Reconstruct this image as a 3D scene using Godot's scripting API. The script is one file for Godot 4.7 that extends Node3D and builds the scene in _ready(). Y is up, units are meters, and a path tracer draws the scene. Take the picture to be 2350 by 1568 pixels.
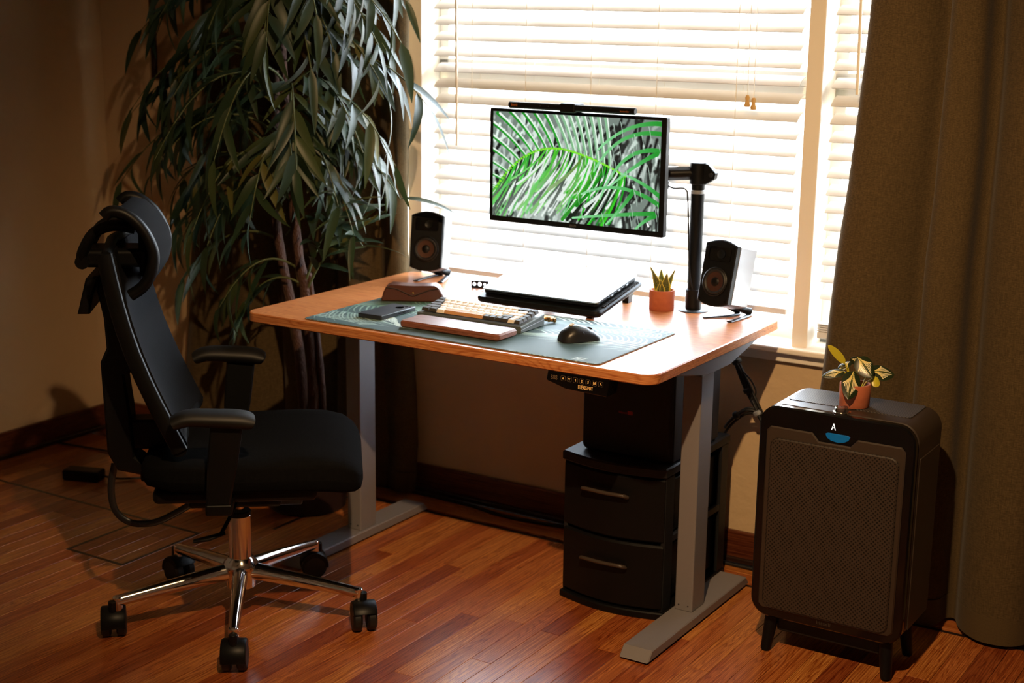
extends Node3D
# A home desk before a bright window with blinds: standing desk, office chair, palm, purifier, curtains.
# x runs along the window wall, z from that wall (z = -0.855) into the room, y up; metres.

const WALL := -0.855
const DESK := 0.743
var rng := RandomNumberGenerator.new()
var M := {}
var taken := {}


# ---------------------------------------------------------------- mesh building
class MB:
	var v := PackedVector3Array()
	var n := PackedVector3Array()
	var t := PackedVector2Array()

	func tri(a: Vector3, b: Vector3, c: Vector3, na: Vector3, nb: Vector3, nc: Vector3, ua := Vector2.ZERO, ub := Vector2.ZERO, uc := Vector2.ZERO) -> void:
		var x := (b - a).cross(c - a)
		if x.length_squared() < 1e-18:
			return
		if x.dot(na + nb + nc) > 0.0:
			v.append_array([a, c, b])
			n.append_array([na, nc, nb])
			t.append_array([ua, uc, ub])
		else:
			v.append_array([a, b, c])
			n.append_array([na, nb, nc])
			t.append_array([ua, ub, uc])

	func quad(a: Vector3, b: Vector3, c: Vector3, d: Vector3, na: Vector3, nb: Vector3, nc: Vector3, nd: Vector3, ua := Vector2.ZERO, ub := Vector2.ZERO, uc := Vector2.ZERO, ud := Vector2.ZERO) -> void:
		tri(a, b, c, na, nb, nc, ua, ub, uc)
		tri(a, c, d, na, nc, nd, ua, uc, ud)

	func flat(a: Vector3, b: Vector3, c: Vector3, d: Vector3, out: Vector3, u := 1.0) -> void:
		var m := (b - a).cross(d - a).normalized()
		if m.length_squared() < 0.5:
			m = (c - b).cross(d - b).normalized()
		if m.dot(out) < 0.0:
			m = -m
		var w := (b - a).length() * u
		var h := (d - a).length() * u
		quad(a, b, c, d, m, m, m, m, Vector2(0, 0), Vector2(w, 0), Vector2(w, h), Vector2(0, h))

	func mesh() -> ArrayMesh:
		var arr := []
		arr.resize(Mesh.ARRAY_MAX)
		arr[Mesh.ARRAY_VERTEX] = v
		arr[Mesh.ARRAY_NORMAL] = n
		arr[Mesh.ARRAY_TEX_UV] = t
		var m := ArrayMesh.new()
		m.add_surface_from_arrays(Mesh.PRIMITIVE_TRIANGLES, arr)
		return m

	# rounded box; seg 1 is a chamfer, 2 or 3 a round edge
	func rbox(size: Vector3, r: float, T := Transform3D(), seg := 1) -> MB:
		var h := size / 2.0
		r = minf(r, minf(h.x, minf(h.y, h.z)) * 0.98)
		var i := h - Vector3(r, r, r)
		var lists := []
		for k in 3:
			var l := []
			for s in seg:
				l.append(-(i[k] + r * tan(PI / 4.0 * (1.0 - float(s) / seg))))
			l.append(-i[k])
			var m: Array = l.duplicate()
			m.reverse()
			for q in m:
				l.append(-q)
			lists.append(l)
		for ax in 3:
			var a1 := (ax + 1) % 3
			var a2 := (ax + 2) % 3
			for sg in [-1.0, 1.0]:
				var L1: Array = lists[a1]
				var L2: Array = lists[a2]
				for p in L1.size() - 1:
					for q in L2.size() - 1:
						var P := []
						var N := []
						for c in [[0, 0], [1, 0], [1, 1], [0, 1]]:
							var o := Vector3.ZERO
							o[ax] = sg * h[ax]
							o[a1] = L1[p + c[0]]
							o[a2] = L2[q + c[1]]
							var z := o.clamp(-i, i)
							var d := (o - z).normalized()
							P.append(T * (z + d * r))
							N.append((T.basis * d).normalized())
						quad(P[0], P[1], P[2], P[3], N[0], N[1], N[2], N[3], Vector2(L1[p], L2[q]), Vector2(L1[p + 1], L2[q]), Vector2(L1[p + 1], L2[q + 1]), Vector2(L1[p], L2[q + 1]))
		return self

	# box from corner to corner, chamfered
	func box(lo: Vector3, hi: Vector3, r := 0.002, T := Transform3D(), seg := 1) -> MB:
		return rbox((hi - lo).abs(), r, T * Transform3D(Basis(), (lo + hi) / 2.0), seg)

	# tapered block standing on y = 0
	func frustum(b: Vector2, top: Vector2, h: float, T := Transform3D(), off := Vector2.ZERO) -> MB:
		var lo := []
		var hi := []
		for c in [[-1, -1], [1, -1], [1, 1], [-1, 1]]:
			lo.append(T * Vector3(c[0] * b.x / 2, 0, c[1] * b.y / 2))
			hi.append(T * Vector3(c[0] * top.x / 2 + off.x, h, c[1] * top.y / 2 + off.y))
		var mid: Vector3 = T * Vector3(0, h / 2, 0)
		for k in 4:
			var j := (k + 1) % 4
			flat(lo[k], lo[j], hi[j], hi[k], (lo[k] + lo[j]) / 2.0 - T.origin)
		flat(hi[0], hi[1], hi[2], hi[3], hi[0] + hi[2] - 2.0 * mid)
		flat(lo[0], lo[1], lo[2], lo[3], lo[0] + lo[2] - 2.0 * mid)
		return self

	# lathe about y; the profile keeps the outside on its right (r to the right, y up)
	func lathe(prof: Array, segs := 24, T := Transform3D(), a0 := 0.0, a1 := TAU) -> MB:
		var sn := []
		for k in prof.size() - 1:
			var d: Vector2 = prof[k + 1] - prof[k]
			sn.append(Vector2(d.y, -d.x).normalized())
		for k in prof.size() - 1:
			var s: Vector2 = sn[k]
			var n0 := s
			var n1 := s
			if k > 0 and s.dot(sn[k - 1]) > 0.75:
				n0 = (s + sn[k - 1]).normalized()
			if k < sn.size() - 1 and s.dot(sn[k + 1]) > 0.75:
				n1 = (s + sn[k + 1]).normalized()
			for j in segs:
				var A := a0 + (a1 - a0) * j / segs
				var B := a0 + (a1 - a0) * (j + 1) / segs
				var ca := Vector3(cos(A), 0, sin(A))
				var cb := Vector3(cos(B), 0, sin(B))
				var p: Vector2 = prof[k]
				var q: Vector2 = prof[k + 1]
				quad(T * (ca * p.x + Vector3.UP * p.y), T * (cb * p.x + Vector3.UP * p.y), T * (cb * q.x + Vector3.UP * q.y), T * (ca * q.x + Vector3.UP * q.y),
					T.basis * (ca * n0.x + Vector3.UP * n0.y), T.basis * (cb * n0.x + Vector3.UP * n0.y), T.basis * (cb * n1.x + Vector3.UP * n1.y), T.basis * (ca * n1.x + Vector3.UP * n1.y),
					Vector2(A, p.y), Vector2(B, p.y), Vector2(B, q.y), Vector2(A, q.y))
		return self

	func cyl(r: float, h: float, T := Transform3D(), segs := 20, b := 0.001) -> MB:
		return lathe([Vector2(0, 0), Vector2(r - b, 0), Vector2(r, b), Vector2(r, h - b), Vector2(r - b, h), Vector2(0, h)], segs, T)

	# swept tube; radii is one number or one for each point; flat squashes it along the second axis
	func tube(path: Array, radii, segs := 8, up := Vector3.UP, squash := 1.0) -> MB:
		var rows := []
		var norms := []
		var side := Vector3.ZERO
		for k in path.size():
			var d: Vector3 = (path[mini(k + 1, path.size() - 1)] - path[maxi(k - 1, 0)]).normalized()
			if k == 0:
				side = d.cross(up)
				if side.length() < 0.05:
					side = d.cross(Vector3(1, 0, 0.3))
			side = (side - d * side.dot(d)).normalized()
			var w := side.cross(d).normalized()
			var r: float = radii[k] if radii is Array else radii
			var row := []
			var nr := []
			for j in segs:
				var a := TAU * j / segs
				var o := side * cos(a) + w * sin(a) * squash
				row.append(path[k] + o * r)
				nr.append((side * cos(a) * squash + w * sin(a)).normalized())
			rows.append(row)
			norms.append(nr)
		for k in rows.size() - 1:
			for j in segs:
				var i := (j + 1) % segs
				quad(rows[k][j], rows[k][i], rows[k + 1][i], rows[k + 1][j], norms[k][j], norms[k][i], norms[k + 1][i], norms[k + 1][j], Vector2(float(j) / segs, k), Vector2(float(j + 1) / segs, k), Vector2(float(j + 1) / segs, k + 1), Vector2(float(j) / segs, k + 1))
		for e in [0, rows.size() - 1]:
			var o: Vector3 = (path[e] - path[1 if e == 0 else e - 1]).normalized()
			for j in segs:
				tri(path[e], rows[e][j], rows[e][(j + 1) % segs], o, o, o)
		return self

	# polygon (x, y) pushed along z from 0 to depth, edges chamfered by b
	func prism(poly: Array, depth: float, b := 0.0, T := Transform3D()) -> MB:
		var area := 0.0
		for k in poly.size():
			area += poly[k].cross(poly[(k + 1) % poly.size()])
		var pts := poly.duplicate()
		if area < 0.0:
			pts.reverse()
		var c := pts.size()
		var en := []
		for k in c:
			var d: Vector2 = (pts[(k + 1) % c] - pts[k]).normalized()
			en.append(Vector2(d.y, -d.x))
		var inner := []
		for k in c:
			var m: Vector2 = (en[k] + en[(k + c - 1) % c]).normalized()
			inner.append(pts[k] - m * b / maxf(0.4, m.dot(en[k])))
		var rings := [[inner, 0.0], [pts, b], [pts, depth - b], [inner, depth]] if b > 0.0 else [[pts, 0.0], [pts, depth]]
		var s := 0.0
		for k in c:
			var j := (k + 1) % c
			var na: Vector2 = en[k]
			var nb: Vector2 = en[k]
			if en[k].dot(en[(k + c - 1) % c]) > 0.7:
				na = (en[k] + en[(k + c - 1) % c]).normalized()
			if en[k].dot(en[j]) > 0.7:
				nb = (en[k] + en[j]).normalized()
			var e: float = (pts[j] - pts[k]).length()
			for q in rings.size() - 1:
				var tip := 0.0
				if rings.size() == 4 and q != 1:
					tip = -1.0 if q == 0 else 1.0
				var A: Array = rings[q][0]
				var B: Array = rings[q + 1][0]
				var za: float = rings[q][1]
				var zb: float = rings[q + 1][1]
				var a3 := (T.basis * Vector3(na.x, na.y, tip)).normalized()
				var b3 := (T.basis * Vector3(nb.x, nb.y, tip)).normalized()
				quad(T * Vector3(A[k].x, A[k].y, za), T * Vector3(A[j].x, A[j].y, za), T * Vector3(B[j].x, B[j].y, zb), T * Vector3(B[k].x, B[k].y, zb), a3, b3, b3, a3, Vector2(s, za), Vector2(s + e, za), Vector2(s + e, zb), Vector2(s, zb))
			s += e
		var idx := Geometry2D.triangulate_polygon(PackedVector2Array(inner if b > 0.0 else pts))
		var face: Array = inner if b > 0.0 else pts
		for z in [[0.0, -1.0], [depth, 1.0]]:
			var o: Vector3 = (T.basis * Vector3(0, 0, z[1])).normalized()
			for k in range(0, idx.size(), 3):
				var p: Vector2 = face[idx[k]]
				var q: Vector2 = face[idx[k + 1]]
				var r: Vector2 = face[idx[k + 2]]
				tri(T * Vector3(p.x, p.y, z[0]), T * Vector3(q.x, q.y, z[0]), T * Vector3(r.x, r.y, z[0]), o, o, o, p, q, r)
		return self

	# grid of points with smooth normals; thick > 0 closes it into a sheet of that thickness
	func sheet(P: Array, thick := 0.0, flip := false) -> MB:
		var nu := P.size()
		var nv: int = P[0].size()
		var N := []
		for i in nu:
			var row := []
			for j in nv:
				var du: Vector3 = P[mini(i + 1, nu - 1)][j] - P[maxi(i - 1, 0)][j]
				var dv: Vector3 = P[i][mini(j + 1, nv - 1)] - P[i][maxi(j - 1, 0)]
				var m := du.cross(dv).normalized()
				row.append(-m if flip else m)
			N.append(row)
		for i in nu - 1:
			for j in nv - 1:
				var u0 := float(i) / (nu - 1)
				var u1 := float(i + 1) / (nu - 1)
				var v0 := float(j) / (nv - 1)
				var v1 := float(j + 1) / (nv - 1)
				quad(P[i][j], P[i + 1][j], P[i + 1][j + 1], P[i][j + 1], N[i][j], N[i + 1][j], N[i + 1][j + 1], N[i][j + 1], Vector2(u0, v0), Vector2(u1, v0), Vector2(u1, v1), Vector2(u0, v1))
				if thick > 0.0:
					quad(P[i][j] - N[i][j] * thick, P[i + 1][j] - N[i + 1][j] * thick, P[i + 1][j + 1] - N[i + 1][j + 1] * thick, P[i][j + 1] - N[i][j + 1] * thick, -N[i][j], -N[i + 1][j], -N[i + 1][j + 1], -N[i][j + 1], Vector2(u0, v0), Vector2(u1, v0), Vector2(u1, v1), Vector2(u0, v1))
		if thick > 0.0:
			for i in nu - 1:
				for j in [0, nv - 1]:
					var o: Vector3 = P[i][j] - P[i][1 if j == 0 else j - 1]
					flat(P[i][j], P[i + 1][j], P[i + 1][j] - N[i + 1][j] * thick, P[i][j] - N[i][j] * thick, o)
			for j in nv - 1:
				for i in [0, nu - 1]:
					var o: Vector3 = P[i][j] - P[1 if i == 0 else i - 1][j]
					flat(P[i][j], P[i][j + 1], P[i][j + 1] - N[i][j + 1] * thick, P[i][j] - N[i][j] * thick, o)
		return self


func mb() -> MB:
	return MB.new()


func at(x: float, y: float, z: float, turn := 0.0) -> Transform3D:
	return Transform3D(Basis(Vector3.UP, turn), Vector3(x, y, z))


func rot(o: Vector3, e: Vector3) -> Transform3D:
	return Transform3D(Basis.from_euler(e), o)


func lying(y: float) -> Transform3D:   # polygon (x, y) becomes (x, -z), pushed upwards
	return Transform3D(Basis(Vector3(1, 0, 0), Vector3(0, 0, -1), Vector3(0, 1, 0)), Vector3(0, y, 0))


func rrect(w: float, h: float, r: float, seg := 5, c := Vector2.ZERO) -> Array:
	var out := []
	for q in [[1, 1, 0.0], [-1, 1, 0.5], [-1, -1, 1.0], [1, -1, 1.5]]:
		for k in seg + 1:
			var a: float = PI * (q[2] + 0.5 * k / seg)
			out.append(c + Vector2(q[0] * (w / 2 - r) + r * cos(a), q[1] * (h / 2 - r) + r * sin(a)))
	return out


func curve(pts: Array, steps := 8) -> Array:   # Catmull-Rom through the points
	var out := []
	for k in pts.size() - 1:
		var p0: Vector3 = pts[maxi(k - 1, 0)]
		var p3: Vector3 = pts[mini(k + 2, pts.size() - 1)]
		for s in steps:
			out.append(pts[k].cubic_interpolate(pts[k + 1], p0, p3, float(s) / steps))
	out.append(pts[-1])
	return out


func lerp_list(L: Array, x: float) -> float:   # [[x, y], ...] with smooth steps
	for k in L.size() - 1:
		if x <= L[k + 1][0]:
			var f: float = clampf((x - L[k][0]) / (L[k + 1][0] - L[k][0]), 0, 1)
			f = f * f * (3.0 - 2.0 * f)
			return lerpf(L[k][1], L[k + 1][1], f)
	return L[-1][1]


# ---------------------------------------------------------------- objects
func numbered(called: String) -> String:
	var k: int = taken.get(called, 0)
	taken[called] = k + 1
	return called if k == 0 else "%s_%03d" % [called, k]


func thing(called: String, label: String, category: String, where := Vector3.ZERO, turn := 0.0, group := "") -> Node3D:
	var o := Node3D.new()
	o.name = numbered(called)
	add_child(o)
	o.position = where
	o.rotation.y = turn
	tag(o, label, category, group)
	return o


func tag(o: Node3D, label: String, category: String, group := "") -> void:
	o.set_meta("label", label)
	o.set_meta("category", category)
	if group:
		o.set_meta("group", group)


func part(called: String, m, mat: Material, parent: Node) -> MeshInstance3D:
	var o := MeshInstance3D.new()
	o.name = called
	o.mesh = m.mesh() if m is MB else m
	o.material_override = null
	if o.mesh is ArrayMesh and o.mesh.surface_get_material(0) == null:
		o.mesh.surface_set_material(0, mat)
	elif o.mesh is ArrayMesh and o.mesh.surface_get_material(0) != mat:
		o.set_surface_override_material(0, mat)
	else:
		o.set_surface_override_material(0, mat)
	parent.add_child(o, true)
	return o


func single(called: String, m, mat: Material, label: String, category: String, group := "") -> MeshInstance3D:
	var o := part(numbered(called), m, mat, self)
	tag(o, label, category, group)
	return o


func struct(called: String, m, mat: Material) -> MeshInstance3D:
	var o := part(called, m, mat, self)
	o.set_meta("kind", "structure")
	return o


func words(called: String, text: String, size: float, mat: Material, parent: Node, T: Transform3D, depth := 0.0004, bold := 400, family := "Droid Sans") -> MeshInstance3D:
	var tm := TextMesh.new()
	var f := SystemFont.new()
	f.font_names = PackedStringArray([family])
	f.font_weight = bold
	tm.font = f
	tm.text = text
	tm.font_size = 32
	tm.pixel_size = size / 32.0
	tm.depth = depth
	tm.curve_step = 1.0
	var o := MeshInstance3D.new()
	o.name = called
	o.mesh = tm
	o.set_surface_override_material(0, mat)
	parent.add_child(o, true)
	o.transform = T
	return o


# ---------------------------------------------------------------- materials
func mat(called: String, c: Color, rough := 0.6, metal := 0.0) -> StandardMaterial3D:
	var m := StandardMaterial3D.new()
	m.resource_name = called
	m.albedo_color = c
	m.roughness = rough
	m.metallic = metal
	m.cull_mode = BaseMaterial3D.CULL_DISABLED
	M[called] = m
	return m


func rgb(r: int, g: int, b: int) -> Color:
	return Color8(r, g, b)


func noise(freq: float, sd: int, oct := 3, kind := FastNoiseLite.TYPE_SIMPLEX_SMOOTH) -> FastNoiseLite:
	var f := FastNoiseLite.new()
	f.seed = sd
	f.frequency = freq
	f.noise_type = kind
	f.fractal_octaves = oct
	return f


# wood, grain along v; values in each tone come from stretched noise
func wood(w: int, h: int, light: Color, dark: Color, sd: int, rings: float, streak: float, turned := false) -> ImageTexture:
	var a := noise(0.012, sd, 3).get_image(w, h / 8)
	a.resize(w, h, Image.INTERPOLATE_CUBIC)
	var b := noise(0.16, sd + 1, 3).get_image(w, h / 32)
	b.resize(w, h, Image.INTERPOLATE_CUBIC)
	var c := noise(0.45, sd + 2, 2).get_image(w, h / 12)
	c.resize(w, h, Image.INTERPOLATE_BILINEAR)
	var A := a.get_data()
	var B := b.get_data()
	var C := c.get_data()
	var out := PackedByteArray()
	out.resize(w * h * 3)
	for k in w * h:
		var x := A[k] / 255.0
		var ring := absf(fposmod(x * rings, 1.0) - 0.5) * 2.0
		ring = ring * ring * ring
		var f := clampf(0.5 * ring + streak * (B[k] / 255.0 - 0.35) + 0.55 * (C[k] / 255.0 - 0.5) * streak + 0.1, 0.0, 1.0)
		out[k * 3] = int(lerpf(light.r8, dark.r8, f))
		out[k * 3 + 1] = int(lerpf(light.g8, dark.g8, f))
		out[k * 3 + 2] = int(lerpf(light.b8, dark.b8, f))
	var im := Image.create_from_data(w, h, false, Image.FORMAT_RGB8, out)
	if turned:   # grain along u
		im.rotate_90(CLOCKWISE)
	return ImageTexture.create_from_image(im)


func woven(n: int, light: Color, dark: Color, sd: int, amount := 0.6) -> ImageTexture:
	var a := noise(0.9, sd, 1).get_image(n, n / 16)
	a.resize(n, n, Image.INTERPOLATE_BILINEAR)
	var b := noise(0.9, sd + 1, 1).get_image(n / 16, n)
	b.resize(n, n, Image.INTERPOLATE_BILINEAR)
	var A := a.get_data()
	var B := b.get_data()
	var out := PackedByteArray()
	out.resize(n * n * 3)
	for k in n * n:
		var f := clampf(0.5 + amount * ((A[k] + B[k]) / 510.0 - 0.5) * 2.0, 0, 1)
		out[k * 3] = int(lerpf(light.r8, dark.r8, f))
		out[k * 3 + 1] = int(lerpf(light.g8, dark.g8, f))
		out[k * 3 + 2] = int(lerpf(light.b8, dark.b8, f))
	return ImageTexture.create_from_image(Image.create_from_data(n, n, false, Image.FORMAT_RGB8, out))


func mottled(n: int, light: Color, dark: Color, freq: float, sd: int, oct := 4) -> ImageTexture:
	var a := noise(freq, sd, oct).get_seamless_image(n, n)
	a.convert(Image.FORMAT_L8)
	var A := a.get_data()
	var out := PackedByteArray()
	out.resize(n * n * 3)
	for k in n * n:
		var f := A[k] / 255.0
		out[k * 3] = int(lerpf(light.r8, dark.r8, f))
		out[k * 3 + 1] = int(lerpf(light.g8, dark.g8, f))
		out[k * 3 + 2] = int(lerpf(light.b8, dark.b8, f))
	return ImageTexture.create_from_image(Image.create_from_data(n, n, false, Image.FORMAT_RGB8, out))


func relief(m: StandardMaterial3D, freq: float, sd: int, cm: float, scale: float, world := true) -> void:
	var a := noise(freq, sd, 4).get_seamless_image(256, 256)
	m.heightmap_enabled = true
	m.heightmap_texture = ImageTexture.create_from_image(a)
	m.heightmap_scale = cm
	m.uv1_triplanar = true
	m.uv1_world_triplanar = world
	m.uv1_scale = Vector3.ONE * scale


func triplanar(m: StandardMaterial3D, tex: Texture2D, scale: Vector3, world := false) -> void:
	m.albedo_texture = tex
	m.uv1_triplanar = true
	m.uv1_world_triplanar = world
	m.uv1_scale = scale


# painted line of a print: a curved stroke that tapers
func stroke(im: Image, a: Vector2, b: Vector2, c: Vector2, w0: float, w1: float, col: Color, col2 := Color(0, 0, 0, 0)) -> void:
	var steps := int((a.distance_to(b) + b.distance_to(c)) / maxf(0.8, minf(w0, w1) * 0.4)) + 2
	var W := im.get_width()
	var H := im.get_height()
	for s in steps + 1:
		var f := float(s) / steps
		var p := a.lerp(b, f).lerp(b.lerp(c, f), f)
		var r := lerpf(w0, w1, f)
		var k := col if col2.a == 0.0 else col.lerp(col2, f)
		var R := int(ceil(r)) + 1
		for y in range(maxi(0, int(p.y) - R), mini(H, int(p.y) + R + 1)):
			for x in range(maxi(0, int(p.x) - R), mini(W, int(p.x) + R + 1)):
				var d := clampf(r + 0.5 - Vector2(x + 0.5, y + 0.5).distance_to(p), 0.0, 1.0) * k.a
				if d > 0.0:
					im.set_pixel(x, y, im.get_pixel(x, y).lerp(Color(k.r, k.g, k.b), d))


func _ready() -> void:
	rng.seed = 7
	# camera: about 51 mm on full frame, standing at the front right, turned 32 degrees to the window wall
	var cam := Camera3D.new()
	cam.name = "camera"
	add_child(cam)
	cam.position = Vector3(2.027, 1.552, 2.867)
	cam.rotation = Vector3(deg_to_rad(-12.9615), deg_to_rad(31.9913), deg_to_rad(0.7585))
	var lens := CameraAttributesPhysical.new()
	lens.frustum_focal_length = 51.53
	lens.frustum_focus_distance = 3.35
	lens.exposure_aperture = 4.0
	lens.frustum_near = 0.05
	lens.frustum_far = 60.0
	cam.attributes = lens
	cam.fov = 26.21
	cam.near = 0.05
	cam.far = 60.0
	cam.current = true
	# bright overcast daylight outside
	var sky := ProceduralSkyMaterial.new()
	sky.sky_top_color = Color(0.86, 0.93, 1.0)
	sky.sky_horizon_color = Color(0.97, 0.985, 1.0)
	sky.ground_bottom_color = Color(0.55, 0.55, 0.53)
	sky.ground_horizon_color = Color(0.68, 0.68, 0.67)
	sky.sun_angle_max = 0.0
	var env := Environment.new()
	env.background_mode = Environment.BG_SKY
	env.sky = Sky.new()
	env.sky.sky_material = sky
	env.background_energy_multiplier = 34.0
	env.tonemap_mode = Environment.TONE_MAPPER_LINEAR
	env.tonemap_exposure = 1.0
	env.sdfgi_enabled = true
	env.ssao_enabled = true
	env.ssil_enabled = true
	var we := WorldEnvironment.new()
	we.name = "surroundings"
	we.environment = env
	add_child(we)
	# the one warm lamp of the room hangs out of view, ahead of the desk on the purifier's side
	make_spotlight(Vector3(1.25, 2.42, 1.6), Vector3(0.3, 0.5, -0.65), 6.4)

	make_materials()
	make_room()
	make_floor()
	make_windows()
	make_curtains()
	make_desk()
	make_chair()
	make_palm()
	make_purifier()
	make_drawers()
	make_monitor()
	make_speakers()
	make_laptop()
	make_desk_things()
	make_cables()


func make_spotlight(o: Vector3, aim: Vector3, energy: float) -> void:
	var white := mat("lamp_shell", rgb(60, 58, 55), 0.45)
	var glow := mat("lamp_glow", Color.WHITE, 0.5)
	glow.emission_enabled = true
	glow.emission = Color(1.0, 0.82, 0.6)
	glow.emission_energy_multiplier = 3.0
	var t := thing("ceiling_spotlight", "dark metal ceiling spotlight with a warm bulb aimed at the desk", "lamp", o)
	var d := (aim - o).normalized()
	var B := Basis.looking_at(d, Vector3.UP) * Basis(Vector3.RIGHT, -PI / 2)
	part("shade", mb().lathe([Vector2(0.075, 0.0), Vector2(0.078, 0.0), Vector2(0.07, -0.1), Vector2(0.05, -0.14), Vector2(0.0, -0.15)], 24, Transform3D(B, Vector3.ZERO)), white, t)
	part("bulb", mb().lathe([Vector2(0, -0.06), Vector2(0.03, -0.055), Vector2(0.034, -0.03), Vector2(0.02, -0.01), Vector2(0, -0.006)], 16, Transform3D(B, Vector3.ZERO)), glow, t)
	part("stem", mb().tube([B * Vector3(0, -0.14, 0), Vector3(0, 0.2, 0.05), Vector3(0, 2.62 - o.y, 0.05)], 0.009, 8), white, t)
	part("canopy", mb().cyl(0.05, 0.02, at(0, 2.598 - o.y, 0.05)), white, t)
	var l := SpotLight3D.new()
	l.name = "spot"
	l.light_color = Color(1.0, 0.82, 0.6)
	l.light_energy = energy
	l.light_size = 0.022
	l.spot_range = 12.0
	l.spot_attenuation = 2.0
	l.spot_angle = 40.0
	l.spot_angle_attenuation = 1.0
	l.shadow_enabled = true
	t.add_child(l)
	l.position = d * 0.012
	l.basis = Basis.looking_at(d, Vector3.UP)


func make_materials() -> void:
	var m := mat("paint", rgb(200, 174, 138), 0.9)
	relief(m, 0.03, 3, 0.12, 3.0)
	mat("ceiling_paint", rgb(205, 186, 158), 0.95)
	mat("trim_paint", rgb(238, 232, 220), 0.45)
	mat("slat", rgb(206, 203, 199), 0.42)
	relief(M.slat, 0.05, 12, 0.02, 4.0)
	M.slat.uv1_scale = Vector3(3, 40, 40)
	mat("cord", rgb(240, 232, 215), 0.8)
	mat("tassel", rgb(205, 165, 100), 0.5)
	m = mat("wood_dark", rgb(105, 62, 40), 0.35)
	var dk := wood(256, 512, rgb(255, 235, 220), rgb(150, 110, 95), 91, 9.0, 1.2, true)
	m.albedo_texture = dk
	m.uv1_triplanar = true
	m.uv1_scale = Vector3(0.9, 4.0, 4.0)
	mat("shoe", rgb(42, 26, 20), 0.3)
	mat("inlay", rgb(38, 24, 18), 0.3)
	mat("underlay", rgb(30, 20, 14), 0.8)
	var ft := wood(512, 1024, rgb(255, 240, 218), rgb(150, 96, 62), 11, 12.0, 1.0)
	var k := 0
	for c in [rgb(208, 146, 84), rgb(198, 130, 74), rgb(182, 110, 63), rgb(218, 158, 90), rgb(164, 95, 56), rgb(202, 134, 78)]:
		m = mat("floor_%d" % k, c, 0.3)
		m.albedo_texture = ft
		m.clearcoat_enabled = true
		m.clearcoat = 0.5
		m.clearcoat_roughness = 0.2
		k += 1
	m = mat("desk_wood", rgb(206, 145, 96), 0.32)
	m.albedo_texture = wood(512, 1024, rgb(255, 246, 234), rgb(186, 136, 100), 21, 14.0, 0.9, true)
	m.uv1_triplanar = true
	m.uv1_scale = Vector3(0.8, 2.2, 2.2)
	m.uv1_triplanar_sharpness = 4.0
	mat("desk_steel", rgb(124, 120, 122), 0.45, 0.0)
	relief(M.desk_steel, 0.2, 5, 0.01, 30.0)
	mat("black_plastic", rgb(13, 13, 13), 0.42)
	mat("black_matte", rgb(16, 16, 16), 0.75)
	mat("black_gloss", rgb(10, 10, 11), 0.12)
	mat("charcoal", rgb(27, 28, 30), 0.5)
	mat("rubber", rgb(11, 11, 11), 0.55)
	mat("dark_steel", rgb(70, 72, 76), 0.35, 0.8)
	mat("silver", rgb(168, 172, 178), 0.34, 0.55)
	mat("chrome", rgb(225, 222, 218), 0.12, 1.0)
	M.black_plastic.metallic_specular = 0.33
	M.charcoal.metallic_specular = 0.38
	mat("handle_plastic", rgb(66, 56, 48), 0.32)
	mat("print_faint", rgb(52, 42, 34), 0.6)
	mat("copper", rgb(72, 46, 33), 0.45, 0.5)
	mat("gold", rgb(220, 160, 95), 0.25, 1.0)
	m = mat("curtain", Color.WHITE, 0.95)
	m.albedo_texture = woven(512, rgb(106, 88, 60), rgb(58, 48, 32), 31, 0.75)
	m.uv1_scale = Vector3(6, 8, 1)
	m.rim_enabled = true
	m.rim = 0.15
	m.backlight_enabled = true
	m.backlight = Color(0.14, 0.135, 0.1)
	m = mat("mesh_fabric", Color.WHITE, 0.9)
	triplanar(m, woven(128, rgb(27, 28, 31), rgb(12, 12, 14), 41, 1.0), Vector3.ONE * 22.0)
	m = mat("seat_fabric", Color.WHITE, 0.95)
	triplanar(m, woven(128, rgb(22, 21, 21), rgb(9, 9, 9), 43, 1.0), Vector3.ONE * 16.0)
	M.mesh_fabric.metallic_specular = 0.22
	M.seat_fabric.metallic_specular = 0.15
	M.curtain.metallic_specular = 0.15
	m = mat("walnut", rgb(150, 104, 86), 0.42)
	m.albedo_texture = wood(256, 512, rgb(255, 240, 232), rgb(150, 112, 96), 51, 9.0, 1.0, true)
	m.uv1_triplanar = true
	m.uv1_scale = Vector3(2.2, 14, 14)
	m = mat("leather", rgb(84, 46, 33), 0.36)
	relief(M.leather, 0.1, 61, 0.02, 12.0, false)
	mat("leather_edge", rgb(46, 28, 22), 0.6)
	m = mat("terracotta", Color.WHITE, 0.85)
	triplanar(m, mottled(128, rgb(184, 104, 70), rgb(164, 86, 56), 0.04, 71), Vector3.ONE * 9.0)
	m = mat("soil", rgb(36, 26, 20), 1.0)
	relief(m, 0.15, 72, 0.4, 25.0, false)
	mat("keycap_light", rgb(242, 234, 220), 0.5)
	mat("keycap_dark", rgb(58, 54, 48), 0.55)
	mat("keycap_tan", rgb(206, 156, 108), 0.55)
	mat("legend", rgb(190, 130, 118), 0.6)
	mat("print_white", rgb(232, 226, 214), 0.6)
	mat("print_amber", rgb(240, 196, 128), 0.6)
	mat("print_dim", rgb(112, 88, 64), 0.6)
	mat("print_grey", rgb(84, 84, 86), 0.5)
	mat("print_red", rgb(150, 22, 20), 0.5)
	mat("print_orange", rgb(150, 84, 34), 0.5)
	mat("aluminium", rgb(150, 160, 164), 0.3, 0.6)
	mat("trunk", rgb(72, 46, 34), 0.85)
	relief(M.trunk, 0.08, 81, 0.5, 8.0, false)
	M.trunk.uv1_scale = Vector3(10, 3, 10)
	k = 0
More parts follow.
